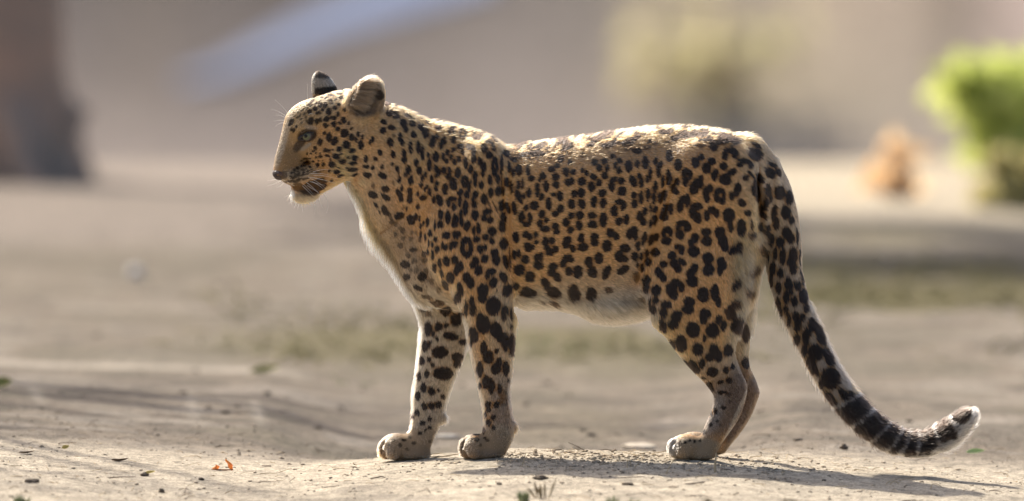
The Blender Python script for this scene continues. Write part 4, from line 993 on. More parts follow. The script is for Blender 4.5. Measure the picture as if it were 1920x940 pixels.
def soil_colour(V):
    x, y = V[:, 0], V[:, 1]
    pp = to_px(np.where((y > -25)[:, None], V, np.array([0, 0, 0.]))); px, py = pp[:, 0], pp[:, 1]
    p2 = V[:, :2]
    C = np.tile(np.array((.45, .39, .30)), (len(V), 1))
    def mix(col, w):
        nonlocal C
        w = np.clip(w, 0, 1)[:, None]; C = C * (1 - w) + np.array(col) * w
    n1 = fbm(p2, .5, 201, 4); n2 = fbm(p2 * np.array([1, .35]), .9, 203, 4); n3 = fbm(p2, .12, 205, 3)
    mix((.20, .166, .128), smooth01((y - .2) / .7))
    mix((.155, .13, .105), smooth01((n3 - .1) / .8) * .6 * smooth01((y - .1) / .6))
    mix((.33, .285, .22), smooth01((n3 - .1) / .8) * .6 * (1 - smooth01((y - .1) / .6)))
    mix((.29, .25, .205), smooth01((n1 - .2) / .7) * .5 * smooth01((y - .1) / .6))
    n4 = fbm(p2, .16, 221, 3); n5 = fbm(p2 * np.array([1, .6]), .42, 223, 3)
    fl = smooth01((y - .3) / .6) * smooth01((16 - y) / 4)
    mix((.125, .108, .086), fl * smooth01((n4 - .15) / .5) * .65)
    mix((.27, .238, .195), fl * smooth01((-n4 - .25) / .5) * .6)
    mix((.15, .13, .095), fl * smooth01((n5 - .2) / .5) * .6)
    lit_ridge = np.exp(-((y - 4.05 - .12 * noise(p2, .5, 231)) / .13) ** 2) * smooth01((-.40 - x) / .2) * smooth01((noise(p2, .35, 232) + .6) / .6)
    mix((.42, .37, .30), lit_ridge * .8)  # sunlit ridge line, its light put into the soil colour
    for (xa, ya, xb, yb) in ((-.66, 2.9, -.62, 1.5), (-.53, 2.8, -.49, 1.55), (-1.0, 3.2, -.93, 1.9)):
        t_ = np.clip((y - yb) / (ya - yb), 0, 1); mix((.36, .32, .26), np.exp(-((x - xb - (xa - xb) * t_) / .012) ** 2) * smooth01((y - yb) / .4) * smooth01((ya - y) / .4) * .6)
    # thin dead grass and litter on the flat behind
    g = smooth01((y - 3.5) / 2) * smooth01((14 - y) / 3)
    mix((.135, .115, .055), g * smooth01((n2 + .15) / .6) * smooth01((x + .85) / .5) * .85)
    mix((.19, .16, .11), smooth01((y - 1.0) / 1) * smooth01((5 - y) / 2) * smooth01((n2 - .1) / .6) * .7 * smooth01((x + .4) / .6))
    mix((.25, .21, .175), smooth01((y - 9) / 3) * smooth01((-.1 - x) / .4) * .9)
    # sunlit bar at the far edge of the flat, painted as paler soil
    mix((.50, .43, .32), smooth01((y - 11) / 3.0) * smooth01((x - .2) / .4) * .95)
    mix((.30, .255, .215), smooth01((y - 14.0) / 1.5) * smooth01((.4 - x) / .4) * .8)
    # far hillside
    h = smooth01((y - 24) / 6)
    q = fbm(np.stack([px / 330, py / 190], 1) if False else p2 * np.array([1.0, .8]), 1.6, 211, 4)
    hx = x / 2.6
    mix((.115, .100, .095), h)  # base tone of the shaded left slope, shade put into the colour
    mix((.225, .195, .17), h * smooth01((hx + .45) / .45) * .9)
    mix((.46, .37, .28), h * smooth01((hx - .12) / .5) * .95)
    n7 = fbm(np.stack([px / 200, py / 110], -1) if False else p2 * np.array([1.0, .45]), 1.1, 241, 3)
    mix((.60, .48, .33), h * smooth01((n7 - .1) / .4) * .7 * smooth01((hx - .05) / .3))
    mix((.16, .13, .10), h * smooth01((-n7 - .15) / .4) * .6 * smooth01((hx + .8) / .3))
    base = smooth01((py - 60) / 230) * (px < 2600) * (px > -700)
    mix((.27, .25, .14), h * smooth01((q - .15) / .5) * smooth01(hx / .5) * .6)
    mix((.66, .52, .45), h * smooth01((-q - .1) / .5) * smooth01((hx - .3) / .4) * .7)
    mix((.36, .305, .265), h * base * .9)  # paler foot of the slope, haze put into the soil colour
    mix((.17, .19, .24), h * np.exp(-((hx + .72) / .20) ** 2 - ((y - 57.5) / 2.2) ** 2) * .0)
    return C
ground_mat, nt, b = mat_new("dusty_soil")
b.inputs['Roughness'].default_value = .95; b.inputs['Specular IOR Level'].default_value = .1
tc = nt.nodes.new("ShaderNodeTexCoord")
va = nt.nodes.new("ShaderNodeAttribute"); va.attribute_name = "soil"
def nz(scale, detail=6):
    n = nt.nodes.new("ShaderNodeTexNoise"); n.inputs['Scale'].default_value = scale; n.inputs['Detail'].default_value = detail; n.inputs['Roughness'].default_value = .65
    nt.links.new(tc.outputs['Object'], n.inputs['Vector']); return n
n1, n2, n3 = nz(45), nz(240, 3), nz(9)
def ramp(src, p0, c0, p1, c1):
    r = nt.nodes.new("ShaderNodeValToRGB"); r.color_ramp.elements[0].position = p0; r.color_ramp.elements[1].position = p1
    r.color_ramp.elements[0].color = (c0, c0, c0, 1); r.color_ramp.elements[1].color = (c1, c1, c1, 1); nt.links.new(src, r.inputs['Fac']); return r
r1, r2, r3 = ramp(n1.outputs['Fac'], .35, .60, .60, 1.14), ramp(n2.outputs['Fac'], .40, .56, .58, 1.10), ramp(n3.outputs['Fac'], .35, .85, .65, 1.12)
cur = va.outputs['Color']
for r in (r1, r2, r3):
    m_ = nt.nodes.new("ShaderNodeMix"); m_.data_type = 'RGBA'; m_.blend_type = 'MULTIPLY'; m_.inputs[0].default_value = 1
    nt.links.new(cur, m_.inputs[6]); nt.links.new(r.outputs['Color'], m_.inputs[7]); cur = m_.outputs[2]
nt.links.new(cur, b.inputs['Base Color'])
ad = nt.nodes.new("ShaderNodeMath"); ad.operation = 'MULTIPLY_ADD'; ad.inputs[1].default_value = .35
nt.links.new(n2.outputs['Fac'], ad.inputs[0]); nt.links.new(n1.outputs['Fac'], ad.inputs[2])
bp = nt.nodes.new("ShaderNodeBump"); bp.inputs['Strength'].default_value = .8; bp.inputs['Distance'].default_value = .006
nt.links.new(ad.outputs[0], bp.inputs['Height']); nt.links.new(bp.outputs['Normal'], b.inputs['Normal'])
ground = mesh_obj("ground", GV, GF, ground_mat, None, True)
tag(ground, kind="structure")
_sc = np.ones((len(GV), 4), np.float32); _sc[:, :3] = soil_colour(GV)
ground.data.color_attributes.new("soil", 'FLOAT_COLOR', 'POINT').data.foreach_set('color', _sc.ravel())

# the track across the far hillside, blue skylight in its shade painted in
def track():
    pts = [(930, -50, 60), (800, -8, 50), (700, 28, 46), (610, 62, 40), (540, 92, 34), (470, 122, 26), (400, 150, 16), (330, 176, 8)]
    V, F_ = [], []
    prev = None
    ctr = np.array([hit(a, b_)[:2] for a, b_, _ in pts]); wd = [w_ * .0026 * 1.0 for _, _, w_ in pts]
    fine = []
    for i in range(len(ctr) - 1):
        for t in np.linspace(0, 1, 8, endpoint=False): fine.append((*(ctr[i] * (1 - t) + ctr[i + 1] * t), wd[i] * (1 - t) + wd[i + 1] * t))
    fine = np.array(fine)
    for i, (cx, cy, w_) in enumerate(fine):
        for j, s in enumerate(np.linspace(-1, 1, 7)):
            # the track is broad in plan because the hillside is seen at a low angle
            X = cx; Y_ = cy + s * w_ * 1.3
            V.append((X, Y_, float(height(np.array(X), np.array(Y_))) + .02))
        if i:
            for j in range(6): a = (i - 1) * 7 + j; F_.append((a, a + 1, a + 8, a + 7))
    m = simple_mat("skylight_tinted_track", (.27, .31, .42), .9, .1, 1.2, (.20, .235, .33))
    o = mesh_obj("path", V, F_, m, None, True)
    tag(o, kind="structure")
track()

# ------------------------------------------------------------------ trees and bushes
def join(parts):
    V, F_ = [], []
    for v, f in parts:
        o = len(V); V += list(v); F_ += [tuple(int(i) + o for i in t) for t in f]
    return V, F_
def leaves(centres, radii, n, size, rng, flat=.7):
    """n small leaf quads spread through clumps"""
    V, F_ = [], []
    C = np.array(centres); R = np.array(radii); w = R ** 2 / (R ** 2).sum()
    k = rng.choice(len(C), n, p=w)
    d = rng.normal(size=(n, 3)); d /= np.linalg.norm(d, axis=1)[:, None]
    pos = C[k] + d * (R[k] * rng.random(n) ** .45)[:, None] * np.array([1, 1, flat])
    a = rng.normal(size=(n, 3)); a /= np.linalg.norm(a, axis=1)[:, None]
    b_ = np.cross(a, rng.normal(size=(n, 3))); b_ /= np.linalg.norm(b_, axis=1)[:, None]
    s = size * (.6 + .8 * rng.random(n))[:, None]
    V = np.stack([pos - a * s, pos + b_ * s * .45, pos + a * s, pos - b_ * s * .45], 1).reshape(-1, 3)
    return V, np.arange(4 * n).reshape(n, 4)
bark = simple_mat("rough_bark", (.40, .27, .20), .95, .1, 4, (.25, .21, .175), .6)
leaf_dark = simple_mat("dark_leaves", (.07, .10, .035), .6, .3, 3, (.04, .065, .02), 0, .4)
leaf_lime = simple_mat("lime_leaves", (.60, .66, .22), .6, .3, 3, (.54, .60, .18), 0, .6)
leaf_olive = simple_mat("olive_leaves", (.50, .45, .27), .7, .2, 3, (.40, .38, .22), 0, .6)
leaf_orange = simple_mat("dry_orange_leaves", (.78, .58, .36), .8, .1, 3, (.74, .52, .30), 0, .6)
rg = np.random.default_rng(21)
def tree(name, label, base, trunk_pts, trunk_r, clumps, nleaf, leafsize, lmat, bmat, group=None, limbs=()):
    t = empty(name, base); tag(t, label, "tree" if "bush" not in name else "bush", group)
    base = np.array(base)
    parts = [tube(trunk_pts, trunk_r, 18, .22, 5)]
    for (lp, lr) in limbs: parts.append(tube(lp, lr, 8, .1, 9))
    V, F_ = join(parts)
    mesh_obj("trunk" if "bush" not in name else "stem", V, F_, bmat, t, True)
    if nleaf:
        V, F_ = leaves([c[:3] for c in clumps], [c[3] for c in clumps], nleaf, leafsize, rg)
        mesh_obj("crown", V, F_, lmat, t)
    return t
# the big tree at the left edge; its crown, above the frame, throws the shade over the flat on the right
b0 = hit(10, 338)
tp = [(0, 0, -.3), (0, 0, 0), (-.01, 0, .12), (-.02, 0, .3), (-.03, 0, .6), (-.04, .02, 1.2), (.0, .05, 2.2), (.05, .0, 3.2), (0, .1, 4.6)]
tr = [.27, .225, .20, .18, .165, .155, .14, .12, .06]
lim, cl = [], []
for k in range(9):
    a = k * 2.4; h = 2.6 + .22 * k
    e = np.array([math.cos(a) * (1.3 + .3 * (k % 3)), math.sin(a) * (1.1 + .25 * (k % 2)), h + 1.2 + .25 * (k % 3)])
    lim.append(([(0, .05, h), tuple(e * np.array([.5, .5, 1]) + np.array([0, 0, -.35])), tuple(e)], [.07, .045, .012])); cl.append((*e, .75))
for k in range(5): cl.append((rg.normal() * .7, rg.normal() * .7, 5 + rg.random() * .8, .7))
roots = []
for a, L_ in ((-.15, .27), (.5, .30), (-1.3, .40), (-2.3, .40), (2.6, .45)):
    roots.append(([(0, 0, .26), (math.cos(a) * .16, math.sin(a) * .16, .14), (math.cos(a) * L_ * .55, math.sin(a) * L_ * .55, .045), (math.cos(a) * L_, math.sin(a) * L_, -.06)], [.10, .09, .055, .02]))
tree("tree", "thick dark tree trunk at the left edge with flared roots on the pale flat", b0, tp, tr, cl, 9000, .075, leaf_dark, bark, limbs=lim + roots)
def bush(name, label, px, py, clumps, n, size, lmat, cat_group=None):
    b_ = hit(px, py); u = (32 + b_[1]) / 32 / 1000
    cs = [(c[0] * u, c[1] * u, c[2] * u, c[3] * u) for c in clumps]
    stems = [([(0, 0, -.1), (c[0] * .4, c[1] * .4, c[2] * .5), (c[0], c[1], c[2])], [.03, .02, .006]) for c in cs]
    return tree(name, label, b_, stems[0][0], stems[0][1], cs, n, size, lmat, bark, cat_group, stems[1:])
bush("lime_bush", "bright lime-green bush glowing against the light at the right edge", 1925, 318,
     [(0, 0, 60, 90), (-60, 20, 140, 50), (-105, 0, 150, 42), (10, 0, 130, 80), (90, 0, 90, 90), (-20, 0, 20, 70), (70, 20, 170, 60), (160, 0, 60, 90), (-30, 0, -30, 60), (40, 0, -20, 70)], 900, .10, leaf_lime)
leaf_straw = simple_mat("straw_leaves", (.66, .60, .30), .6, .3, 3, (.56, .50, .24), 0, .5)
bush("straw_bush", "low straw-yellow bush below the lime one at the right edge", 1895, 392, [(0, 0, 30, 34), (-40, 10, 22, 26), (40, 0, 34, 30), (90, 0, 30, 34), (0, 10, 55, 22), (-20, 0, 85, 24), (60, 0, 80, 26)], 700, .04, leaf_straw)
bush("olive_bush", "dull olive bush on the hillside above the leopard's back", 1340, 205, [(0, 0, 40, 120), (-80, 0, 110, 110), (80, 20, 120, 110), (10, 0, 210, 100), (-30, 0, 10, 90)], 70, .10, leaf_olive)
bush("orange_bush", "small dry orange bush on the slope, left of the lime one", 1682, 372, [(0, 0, 45, 56), (-26, 0, 40, 44), (28, 0, 42, 44), (0, 0, 90, 40)], 34, .05, leaf_orange)

# a tree standing just outside the left of the frame; its crown dapples the left side of the ground
def shade_tree():
    k = 1.0 / math.tan(SUN_EL)
    sx, sy = math.cos(SUN_AZ), math.sin(SUN_AZ)
    cl, lim = [], []
    base = np.array([-5.2, 7.6, hz0(-5.2, 7.6)])
    for (tx, ty, r, h) in ((a, b_, r * 1.35, h * 1.7) for (a, b_, r, h) in ((-.80, 1.6, .55, 4.0), (-.35, 2.2, .5, 4.4), (-.9, 2.9, .6, 4.6), (-.2, 3.0, .5, 4.2), (-1.3, 2.2, .6, 4.0), (-.6, -.75, .26, 3.0), (-.95, -.6, .30, 3.1), (-1.35, -.5, .4, 3.2), (-.35, -.95, .18, 3.0), (-1.6, 1.2, .7, 3.8), (-2.2, 2.4, .8, 4.4), (.25, 2.4, .35, 4.4))):
        c = np.array([tx + sx * k * h, ty + sy * k * h, h]) - base * np.array([1, 1, 0])
        cl.append((*c, r)); lim.append(([(0, 0, 1.7), tuple(c * np.array([.5, .5, 1]) + np.array([0, 0, -.3])), tuple(c)], [.07, .04, .01]))
    V = tree("shade_tree", "tree just outside the left of the picture whose crown dapples the ground", base, [(0, 0, -.2), (0, 0, .2), (.05, 0, 1.6), (.1, .1, 3.6), (.2, .1, 5.8)], [.24, .19, .16, .12, .05], cl, 2200, .036, leaf_dark, bark, limbs=lim)
def hz0(x, y): return float(height(np.array(float(x)), np.array(float(y))))
shade_tree()
# ------------------------------------------------------------------ small things lying on the ground
def hz(x, y): return float(height(np.array(float(x)), np.array(float(y))))
def blob_mesh(rng, rough=.35, flat=.6):
    """a low lumpy stone, 20 faces subdivided once"""
    t = (1 + 5 ** .5) / 2
    v = np.array([(-1, t, 0), (1, t, 0), (-1, -t, 0), (1, -t, 0), (0, -1, t), (0, 1, t), (0, -1, -t), (0, 1, -t), (t, 0, -1), (t, 0, 1), (-t, 0, -1), (-t, 0, 1)], float)
    v /= np.linalg.norm(v[0])
    f = [(0, 11, 5), (0, 5, 1), (0, 1, 7), (0, 7, 10), (0, 10, 11), (1, 5, 9), (5, 11, 4), (11, 10, 2), (10, 7, 6), (7, 1, 8), (3, 9, 4), (3, 4, 2), (3, 2, 6), (3, 6, 8), (3, 8, 9), (4, 9, 5), (2, 4, 11), (6, 2, 10), (8, 6, 7), (9, 8, 1)]
    v = v * (1 + rng.uniform(-rough, rough, 12))[:, None]; v[:, 2] *= flat
    return v, np.array(f)
def sub_blob(rng, flat=.6, n=2, rough=.3):
    v, f = blob_mesh(rng, 0, 1); v = [tuple(p) for p in v]; f = [tuple(q) for q in f]
    for _ in range(n):
        mid = {}; nf = []
        def m(a, b):
            k = (min(a, b), max(a, b))
            if k not in mid:
                p = (np.array(v[a]) + np.array(v[b])) / 2; v.append(tuple(p / np.linalg.norm(p))); mid[k] = len(v) - 1
            return mid[k]
        for a, b, c in f:
            ab, bc, ca = m(a, b), m(b, c), m(c, a); nf += [(a, ab, ca), (b, bc, ab), (c, ca, bc), (ab, bc, ca)]
        f = nf
    V = np.array(v); s = int(rng.integers(1e6)); V = V * (1 + rough * fbm(V, .9, s, 3))[:, None]; V[:, 2] *= flat
    return V, f
clod_mat = simple_mat("soil_clod", (.36, .30, .22), .95, .1, 90, (.24, .19, .14), .6)
dark_clod = simple_mat("dark_clod", (.16, .13, .10), .95, .1, 120, (.09, .072, .056), .6)
straw_mat = simple_mat("dry_straw", (.55, .44, .28), .7, .25, 30, (.38, .28, .17), 0, .15)
twig_mat = simple_mat("grey_twig", (.20, .15, .11), .85, .15, 60, (.11, .085, .065), .4)
rg2 = np.random.default_rng(5)
def scatter_blobs(name, n, xr, yr, smin_, smax_, mat, dens=None, seed=1, flat=.7, power=3.0):
    r = np.random.default_rng(seed); x = r.uniform(*xr, n); y = r.uniform(*yr, n)
    if dens is not None: k = r.random(n) < dens(x, y); x, y = x[k], y[k]
    n = len(x); s = smin_ + (smax_ - smin_) * r.random(n) ** power; z = height(x, y)
    protos = [blob_mesh(r, .4, flat) for _ in range(8)]
    V, F_ = [], []; pk = r.integers(0, 8, n); a = r.uniform(0, 6.28, n)
    for k in range(8):
        m = pk == k; v, f = protos[k]; mm = int(m.sum())
        c, sn = np.cos(a[m])[:, None], np.sin(a[m])[:, None]
        vx = (v[:, 0] * c - v[:, 1] * sn) * s[m][:, None] * 1.25 + x[m][:, None]; vy = (v[:, 0] * sn + v[:, 1] * c) * s[m][:, None] + y[m][:, None]; vz = v[:, 2][None] * s[m][:, None] + (z[m] + s[m] * .15)[:, None]
        o = sum(len(q) for q in V); V.append(np.stack([vx, vy, vz], -1).reshape(-1, 3))
        F_.append((f[None] + 12 * np.arange(mm)[:, None, None]).reshape(-1, 3) + o)
    o = mesh_obj(name, np.concatenate(V), np.concatenate(F_), mat); tag(o, kind="stuff"); return o
crumbd = lambda x, y: .25 + .75 * (np.exp(-((x - .15) / .28) ** 2) * np.exp(-((y + .05) / .35) ** 2))
patchy = lambda x, y: smooth01((fbm(np.stack([x, y], -1), .25, 301, 3) + .5) / 1.0)
scatter_blobs("gravel", 7000, (-1.1, 1.1), (-1.7, 1.6), .0006, .0042, clod_mat, crumbd, 31)
scatter_blobs("dark_grit", 4500, (-1.1, 1.1), (-1.7, 1.9), .0004, .0024, dark_clod, patchy, 32)
scatter_blobs("crumbled_soil", 5000, (-.03, .62), (-.55, .22), .0006, .0042, clod_mat, lambda x, y: np.exp(-((x - .12) / .3) ** 2) * np.exp(-((y + .12) / .25) ** 2), 33)
scatter_blobs("loose_clods", 900, (-1.6, 1.6), (1.0, 12), .002, .009, dark_clod, patchy, 34, power=4)
def scatter_sticks(name, n, xr, yr, lr, rad, mat, dens=None, seed=1, lift=.12):
    r = np.random.default_rng(seed); x = r.uniform(*xr, n); y = r.uniform(*yr, n)
    if dens is not None: k = r.random(n) < dens(x, y); x, y = x[k], y[k]
    n = len(x); z = height(x, y); L = r.uniform(*lr, n); a = r.uniform(0, 6.28, n); e = np.abs(r.normal(0, lift, n)); R = rad * r.uniform(.6, 1.5, n)
    d = np.stack([np.cos(a) * np.cos(e), np.sin(a) * np.cos(e), np.sin(e)], -1)
    bend = r.normal(0, .12, (n, 3)) * L[:, None]; bend[:, 2] = np.abs(bend[:, 2]) * .6
    c0 = np.stack([x, y, z + R], -1); pts = [c0, c0 + d * (L * .5)[:, None] + bend, c0 + d * L[:, None]]
    side = np.stack([-np.sin(a), np.cos(a), 0 * a], -1); up = np.array([0, 0, 1.0])
    V = []
    for i, p in enumerate(pts):
        rr = R * (1, .9, .45)[i]
        V += [p + side * rr[:, None], p - side * rr[:, None] * .5 + up * rr[:, None] * .9, p - side * rr[:, None] * .5 - up * rr[:, None] * .9]
    V = np.stack(V, 1).reshape(-1, 3); F_ = []
    for i in range(2):
        for j in range(3): F_.append((3 * i + j, 3 * i + (j + 1) % 3, 3 * i + 3 + (j + 1) % 3, 3 * i + 3 + j))
    F_ = (np.array(F_)[None] + 9 * np.arange(n)[:, None, None]).reshape(-1, 4)
    o = mesh_obj(name, V, F_, mat); tag(o, kind="stuff"); return o
scatter_sticks("straw_litter", 3200, (-1.1, 1.1), (-1.6, 1.2), (.006, .035), .00055, straw_mat, lambda x, y: .12 + .88 * np.exp(-((x - .2) / .35) ** 2) * np.exp(-((y - .05) / .3) ** 2), 41)
scatter_sticks("twig_litter", 420, (-1.1, 1.1), (-1.6, 2.5), (.008, .05), .0009, twig_mat, patchy, 42, .06)
scatter_sticks("dead_grass", 16000, (-1.3, 1.6), (3.2, 13), (.02, .08), .0016, simple_mat("dead_grass_blades", (.30, .265, .13), .8, .2, 4, (.22, .20, .10), 0, .2),
               lambda x, y: smooth01((fbm(np.stack([x, y * .5], -1), .9, 303, 3) + .05) / .5) * smooth01((x + .8) / .5), 43, .5)
# green sprouts on the flat behind
scatter_sticks("green_sprouts", 1600, (-.4, .45), (1.6, 5.2), (.008, .03), .0013, simple_mat("green_blades", (.16, .22, .06), .6, .3, 4, (.22, .26, .09), 0, .3),
               lambda x, y: (fbm(np.stack([x, y * .5], -1), .35, 307, 3) > .35) * 1.0, 44, .7)

def stone(name, label, px, py, w, h, mat, group=None, seed=0, flat=.6, depth=1.0):
    c = hit(px, py); u = (32 + c[1]) / 32 / 1000
    V, F_ = sub_blob(np.random.default_rng(seed + 900), 1.0, 3, .28)
    V = V * np.array([w * u / 2, w * u / 2 * depth, h * u / 2])
    o = mesh_obj(name, V, F_, mat, None, True); o.location = (c[0], c[1], hz(c[0], c[1]) + h * u * .22)
    o.rotation_euler[2] = seed; tag(o, label, name.split("_")[-1], group); return o
pale_stone = simple_mat("pale_stone", (.50, .44, .35), .9, .15, 30, (.40, .34, .27), .4)
white_stone = simple_mat("white_stone", (.62, .58, .54), .9, .15, 30, (.52, .48, .44), .3)
stone("white_stone", "small white stone on the flat, left of the leopard's chest, far out of focus", 255, 520, 28, 30, white_stone, seed=1)
stone("flat_stone", "broad flat pale stone on the crest just left of the hind paws", 1196, 841, 72, 12, pale_stone, seed=2, depth=.8)
stone("flat_stone", "thin pale slab lying behind, between the two front legs", 842, 822, 56, 10, simple_mat("grey_stone", (.48, .44, .38), .9, .15, 30), seed=3, depth=.8)
stone("clod", "round dark clod low in the foreground at left", 303, 925, 13, 11, dark_clod, "dark clods of soil", 4)
stone("clod", "dark clod on the lit crest below the petals, to their left", 271, 893, 16, 9, dark_clod, "dark clods of soil", 5)
stone("clod", "dark pointed clod right of the orange petals, in the sunlit dust", 377, 901, 12, 7, dark_clod, "dark clods of soil", 6)
stone("clod", "largest dark clod, in the sunlit foreground below the front paws", 1013, 900, 26, 11, dark_clod, "dark clods of soil", 7)
stone("clod", "small dark clod left of the large one below the front paws", 936, 909, 11, 6, dark_clod, "dark clods of soil", 8)
stone("clod", "dark blurred clod on the flat under the curve of the tail", 1582, 843, 16, 13, dark_clod, "dark clods of soil", 9)
stone("clod", "dark blurred clod between the hind paws and the tail", 1496, 827, 16, 6, dark_clod, "dark clods of soil", 10)
stone("clod", "dark blurred clod on the flat, left of the far front leg", 596, 805, 12, 9, dark_clod, "dark clods of soil", 11)
stone("clod", "flat dark clod at the lower right, in the sunlit dust", 1176, 910, 20, 7, dark_clod, "dark clods of soil", 12)
stone("clod", "dark clod at the bottom left edge of the crest", 60, 905, 26, 10, dark_clod, "dark clods of soil", 13)
stone("clod", "dark clod in the lower right corner near the bright dust", 1545, 902, 10, 5, dark_clod, "dark clods of soil", 14)

def leaf_thing(name, label, px, py, L, W, mat, ang=0, lift=.25, curl=.3, group=None, cat="leaf", roll=0.0):
    c = hit(px, py); u = (32 + c[1]) / 32 / 1000; L *= u; W *= u
    V, F_ = [], []; n, m = 12, 6
    for lay in (0, 1):
        for i in range(n + 1):
            t = i / n; w = W * math.sin(math.pi * min(1, t * .96 + .03)) ** .7 * (1.15 - .4 * t)
            for j in range(m + 1):
                s = j / m * 2 - 1
                V.append(((t - .5) * L, s * w * .5, abs(s) ** 1.6 * w * .28 + math.sin(t * math.pi) * -curl * L * .15 + (t ** 2) * lift * L - lay * .0004))
    k = (n + 1) * (m + 1)
    for i in range(n):
        for j in range(m):
            a = i * (m + 1) + j; F_.append((a, a + 1, a + m + 2, a + m + 1)); F_.append((k + a, k + a + m + 1, k + a + m + 2, k + a + 1))
    o = mesh_obj(name, V, F_, mat, None, True); o.rotation_euler = (roll, 0, ang)
    o.location = (c[0], c[1], hz(c[0], c[1]) + .0035 + abs(math.sin(roll)) * W * .5); tag(o, label, cat, group); return o
brown_leaf = simple_mat("brown_leaf", (.20, .13, .075), .75, .2, 40, (.12, .08, .05), .3, .15)
green_leaf = simple_mat("green_leaf", (.38, .52, .20), .45, .4, 40, (.50, .55, .30), .2, .3)
olive_leaf = simple_mat("olive_leaf", (.36, .34, .10), .6, .3, 20, (.28, .25, .08), .2, .25)
yellow_leaf = simple_mat("yellow_leaf", (.62, .50, .16), .6, .3, 30, (.50, .38, .12), .2, .3)
leaf_thing("fallen_leaf", "curled brown leaf lying on the crest at left", 225, 866, 32, 14, brown_leaf, .1, .1, .6, "fallen leaves")
leaf_thing("fallen_leaf", "pale green leaf on the flat right of the tail tip", 1829, 856, 34, 14, green_leaf, .1, .12, .2, "fallen leaves", roll=.6)
leaf_thing("fallen_leaf", "long olive leaf out of focus on the flat, left of the front legs", 497, 707, 54, 26, olive_leaf, .05, .2, .3, "fallen leaves", roll=.5)
leaf_thing("fallen_leaf", "olive leaf at the very left edge of the picture", 5, 734, 34, 26, olive_leaf, .2, .3, .3, "fallen leaves", roll=.8)
leaf_thing("fallen_leaf", "small yellow leaf on the slope near the left edge", 122, 848, 14, 10, yellow_leaf, .6, .4, .3, "fallen leaves", roll=.7)
leaf_thing("fallen_leaf", "small yellow leaf in the lit dust beside the left clod", 281, 893, 20, 10, yellow_leaf, .2, .2, .3, "fallen leaves", roll=.4)
leaf_thing("fallen_leaf", "brown leaf curled on the shaded strip under the left paws", 50, 852, 30, 10, brown_leaf, -.1, .1, .4, "fallen leaves")
# the two orange petals, joined by their stalk
orange_m = simple_mat("orange_petal", (.85, .44, .16), .55, .3, 60, (.74, .36, .12), .2, .5)
c = hit(416, 884); fl = empty("fallen_flower", (c[0], c[1], hz(c[0], c[1]))); tag(fl, "withered orange flower lying in the dust, two petals held up by a stalk", "flower")
def petal(x0, h, w, lean, seed):
    V, F_ = [], []; n, m = 9, 5
    for lay in (0, 1):
        for i in range(n + 1):
            t = i / n; ww = w * math.sin(math.pi * (.08 + .87 * t)) ** .8
            for j in range(m + 1):
                s = j / m * 2 - 1
                V.append((x0 + lean * h * t * t + s * ww * .5 + .001 * math.sin(9 * t + seed), s * s * ww * .5 + .002 * math.sin(5 * t + s * 3 + seed) - lay * .0003, h * t * (1 - .15 * s * s)))
    k = (n + 1) * (m + 1)
    for i in range(n):
        for j in range(m): a = i * (m + 1) + j; F_.append((a, a + 1, a + m + 2, a + m + 1)); F_.append((k + a, k + a + m + 1, k + a + m + 2, k + a + 1))
    return V, F_
for args in ((-.012, .011, .013, .25, 1), (.018, .022, .009, -.45, 2)):
    V, F_ = petal(*args); mesh_obj("petal", V, F_, orange_m, fl, True)
V, F_ = tube([(-.02, 0, .001), (-.008, 0, .0015), (.008, 0, .001), (.021, 0, .002)], [.0011, .0013, .0012, .0009], 8); mesh_obj("stalk", V, F_, simple_mat("brown_stalk", (.30, .15, .08)), fl, True)

def stalk(name, label, pts, rad, mat, cat="stalk", group=None, dy=0.0):
    """first point is where it meets the ground, the others rise from there in the plane facing across the path"""
    c = hit(*pts[0]); c[2] = hz(c[0], c[1])
    w = [np.array([0, 0, 0.])] + [P(q[0], q[1], c[1] + (q[2] if len(q) > 2 else 0)) - np.array(c) for q in pts[1:]]
    w = np.array(w); w[1:, 2] = np.maximum(w[1:, 2], .0012) if name == "twig" else w[1:, 2]; w[0, 2] -= .001
    V, F_ = tube(w, list(np.linspace(rad, rad * .5, len(w)) / 1000), 7)
    o = mesh_obj(name, V, F_, mat, None, True); o.location = c; tag(o, label, cat, group); return o
S_ = "dry grass stalks standing in the dust"
stalk("grass_stalk", "thick tan grass stalk standing in front of the far hind foot", [(1341, 886), (1341, 872), (1342, 862), (1343, 850)], 2.6, straw_mat, "grass", S_)
stalk("grass_stalk", "folded pale grass stalk, an upturned V, left of the hind paws", [(1176, 879), (1177, 864), (1179, 852), (1182, 866), (1184, 877)], 1.0, straw_mat, "grass", S_)
stalk("grass_stalk", "short leaning grass stalk right beside the upturned V", [(1189, 879), (1194, 872), (1199, 866)], .9, straw_mat, "grass", S_)
stalk("grass_stalk", "left grass stalk of the pair right of the near front paw", [(956, 870), (959, 862), (963, 853)], .9, straw_mat, "grass", S_)
stalk("grass_stalk", "taller right grass stalk of the pair beside the near front paw", [(979, 872), (983, 861), (986, 848)], 1.0, straw_mat, "grass", S_)
stalk("grass_stalk", "slanting grass stalk crossing behind the pair near the front paw", [(980, 868), (986, 859), (992, 850)], .8, straw_mat, "grass", S_)
stalk("grass_stalk", "grass stalk leaning left below the hind toes", [(1248, 889), (1255, 876), (1267, 857)], .9, straw_mat, "grass", S_)
stalk("grass_stalk", "arched pale grass stalk at right, left one of two arches", [(1668, 910), (1674, 903), (1680, 902), (1685, 909)], .9, straw_mat, "grass", S_)
stalk("grass_stalk", "arched pale grass stalk at right, right one of two arches", [(1745, 917), (1748, 908), (1757, 907), (1768, 915)], .9, straw_mat, "grass", S_)
stalk("grass_stalk", "thin straight grass stalk leaning over the left arch at right", [(1660, 909), (1669, 902), (1678, 896)], .8, straw_mat, "grass", S_)
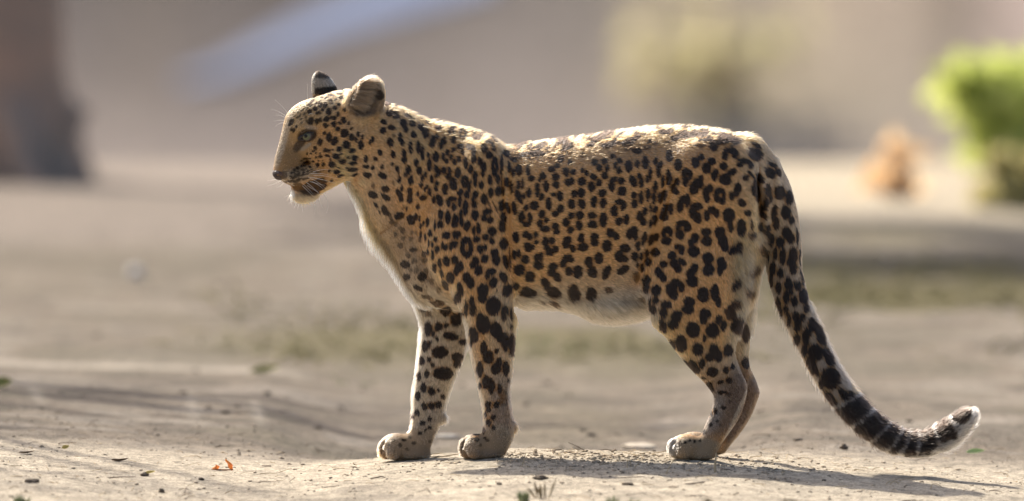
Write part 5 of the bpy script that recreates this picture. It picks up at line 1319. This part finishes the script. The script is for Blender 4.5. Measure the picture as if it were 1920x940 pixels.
T_ = "twigs lying on the crest"
stalk("twig", "tan twig lying against the toes of the near front paw", [(868, 861), (885, 857), (903, 851), (919, 845)], 1.8, straw_mat, "twig", T_)
stalk("twig", "long straight tan twig lying between the two front paws", [(806, 859), (830, 856), (850, 853), (862, 851)], 1.4, straw_mat, "twig", T_)
stalk("twig", "dark twig on the crest behind the near front paw", [(1030, 846), (1042, 844), (1054, 843)], 1.8, twig_mat, "twig", T_)
stalk("twig", "thin twig propped up behind the crest, right of the front legs", [(1098, 846), (1084, 838), (1066, 830)], .9, twig_mat, "twig", T_)
stalk("twig", "long thin grey twig in the sunlit dust under the belly", [(1150, 897), (1175, 896), (1209, 894)], 1.2, twig_mat, "twig", T_)
stalk("twig", "curved thin twig at left in the sunlit dust below the far paw", [(476, 905), (495, 903), (510, 904), (523, 907)], .9, twig_mat, "twig", T_)
stalk("twig", "forked thin twig reaching to the left of the far paw", [(590, 916), (610, 914), (636, 911)], 1.1, twig_mat, "twig", T_)
stalk("twig", "long dark twig among the grit at left", [(200, 896), (225, 898), (255, 899)], 1.3, twig_mat, "twig", T_)
stalk("twig", "pale twig at the lower right below the grass stalk", [(1283, 908), (1303, 907), (1322, 904)], 2.0, twig_mat, "twig", T_)
# little out-of-focus green plants at the bottom edge
def sprout(label, px, py, n, h, seed, mat, name="small_plant", group="little plants at the bottom edge"):
    r = np.random.default_rng(seed); c = hit(px, min(py, 968)); u = (32 + c[1]) / 32 / 1000; parts = []
    for k in range(n):
        a = r.uniform(0, 6.28); e = r.uniform(.1, .7); L = h * u * r.uniform(.6, 1.1); o = np.array([r.normal() * h * u * .18, r.normal() * h * u * .18, 0])
        d = np.array([math.cos(a) * math.sin(e), math.sin(a) * math.sin(e), math.cos(e)])
        parts.append(tube([o, o + d * L * .5 + np.array([0, 0, L * .05]), o + d * L], [.0012, .0026, .0003], 5))
    V, F_ = join(parts); o = mesh_obj(name, V, F_, mat); o.location = (c[0], c[1], hz(c[0], c[1])); tag(o, label, "plant", group); return o
gm = simple_mat("plant_green", (.24, .28, .14), .7, .2, 30, (.30, .32, .18), 0, .35); dm_ = simple_mat("plant_dry", (.34, .28, .18), .8, .2, 30, (.20, .16, .10), 0, .3)
sprout("dark dead stalks right of the near front paw at the bottom edge", 1014, 935, 7, 42, 1, dm_)
sprout("small green tuft left of the dead stalks at the bottom edge", 985, 945, 16, 26, 2, gm)
sprout("green tuft at the bottom edge under the hind leg", 1150, 955, 14, 26, 3, gm)
sprout("wide green tuft at the bottom edge left of the hind paws", 1190, 957, 16, 22, 4, gm)
sprout("green tuft in the bottom left corner", 40, 950, 20, 24, 5, gm)
sprout("brown dead tuft at the bottom edge under the tail", 1480, 957, 22, 24, 6, dm_)
sprout("brown dead tuft at the bottom edge below the hind foot", 1330, 957, 22, 24, 7, dm_)
for m_ in [m for m in bpy.data.materials if m.users == 0]: bpy.data.materials.remove(m_)
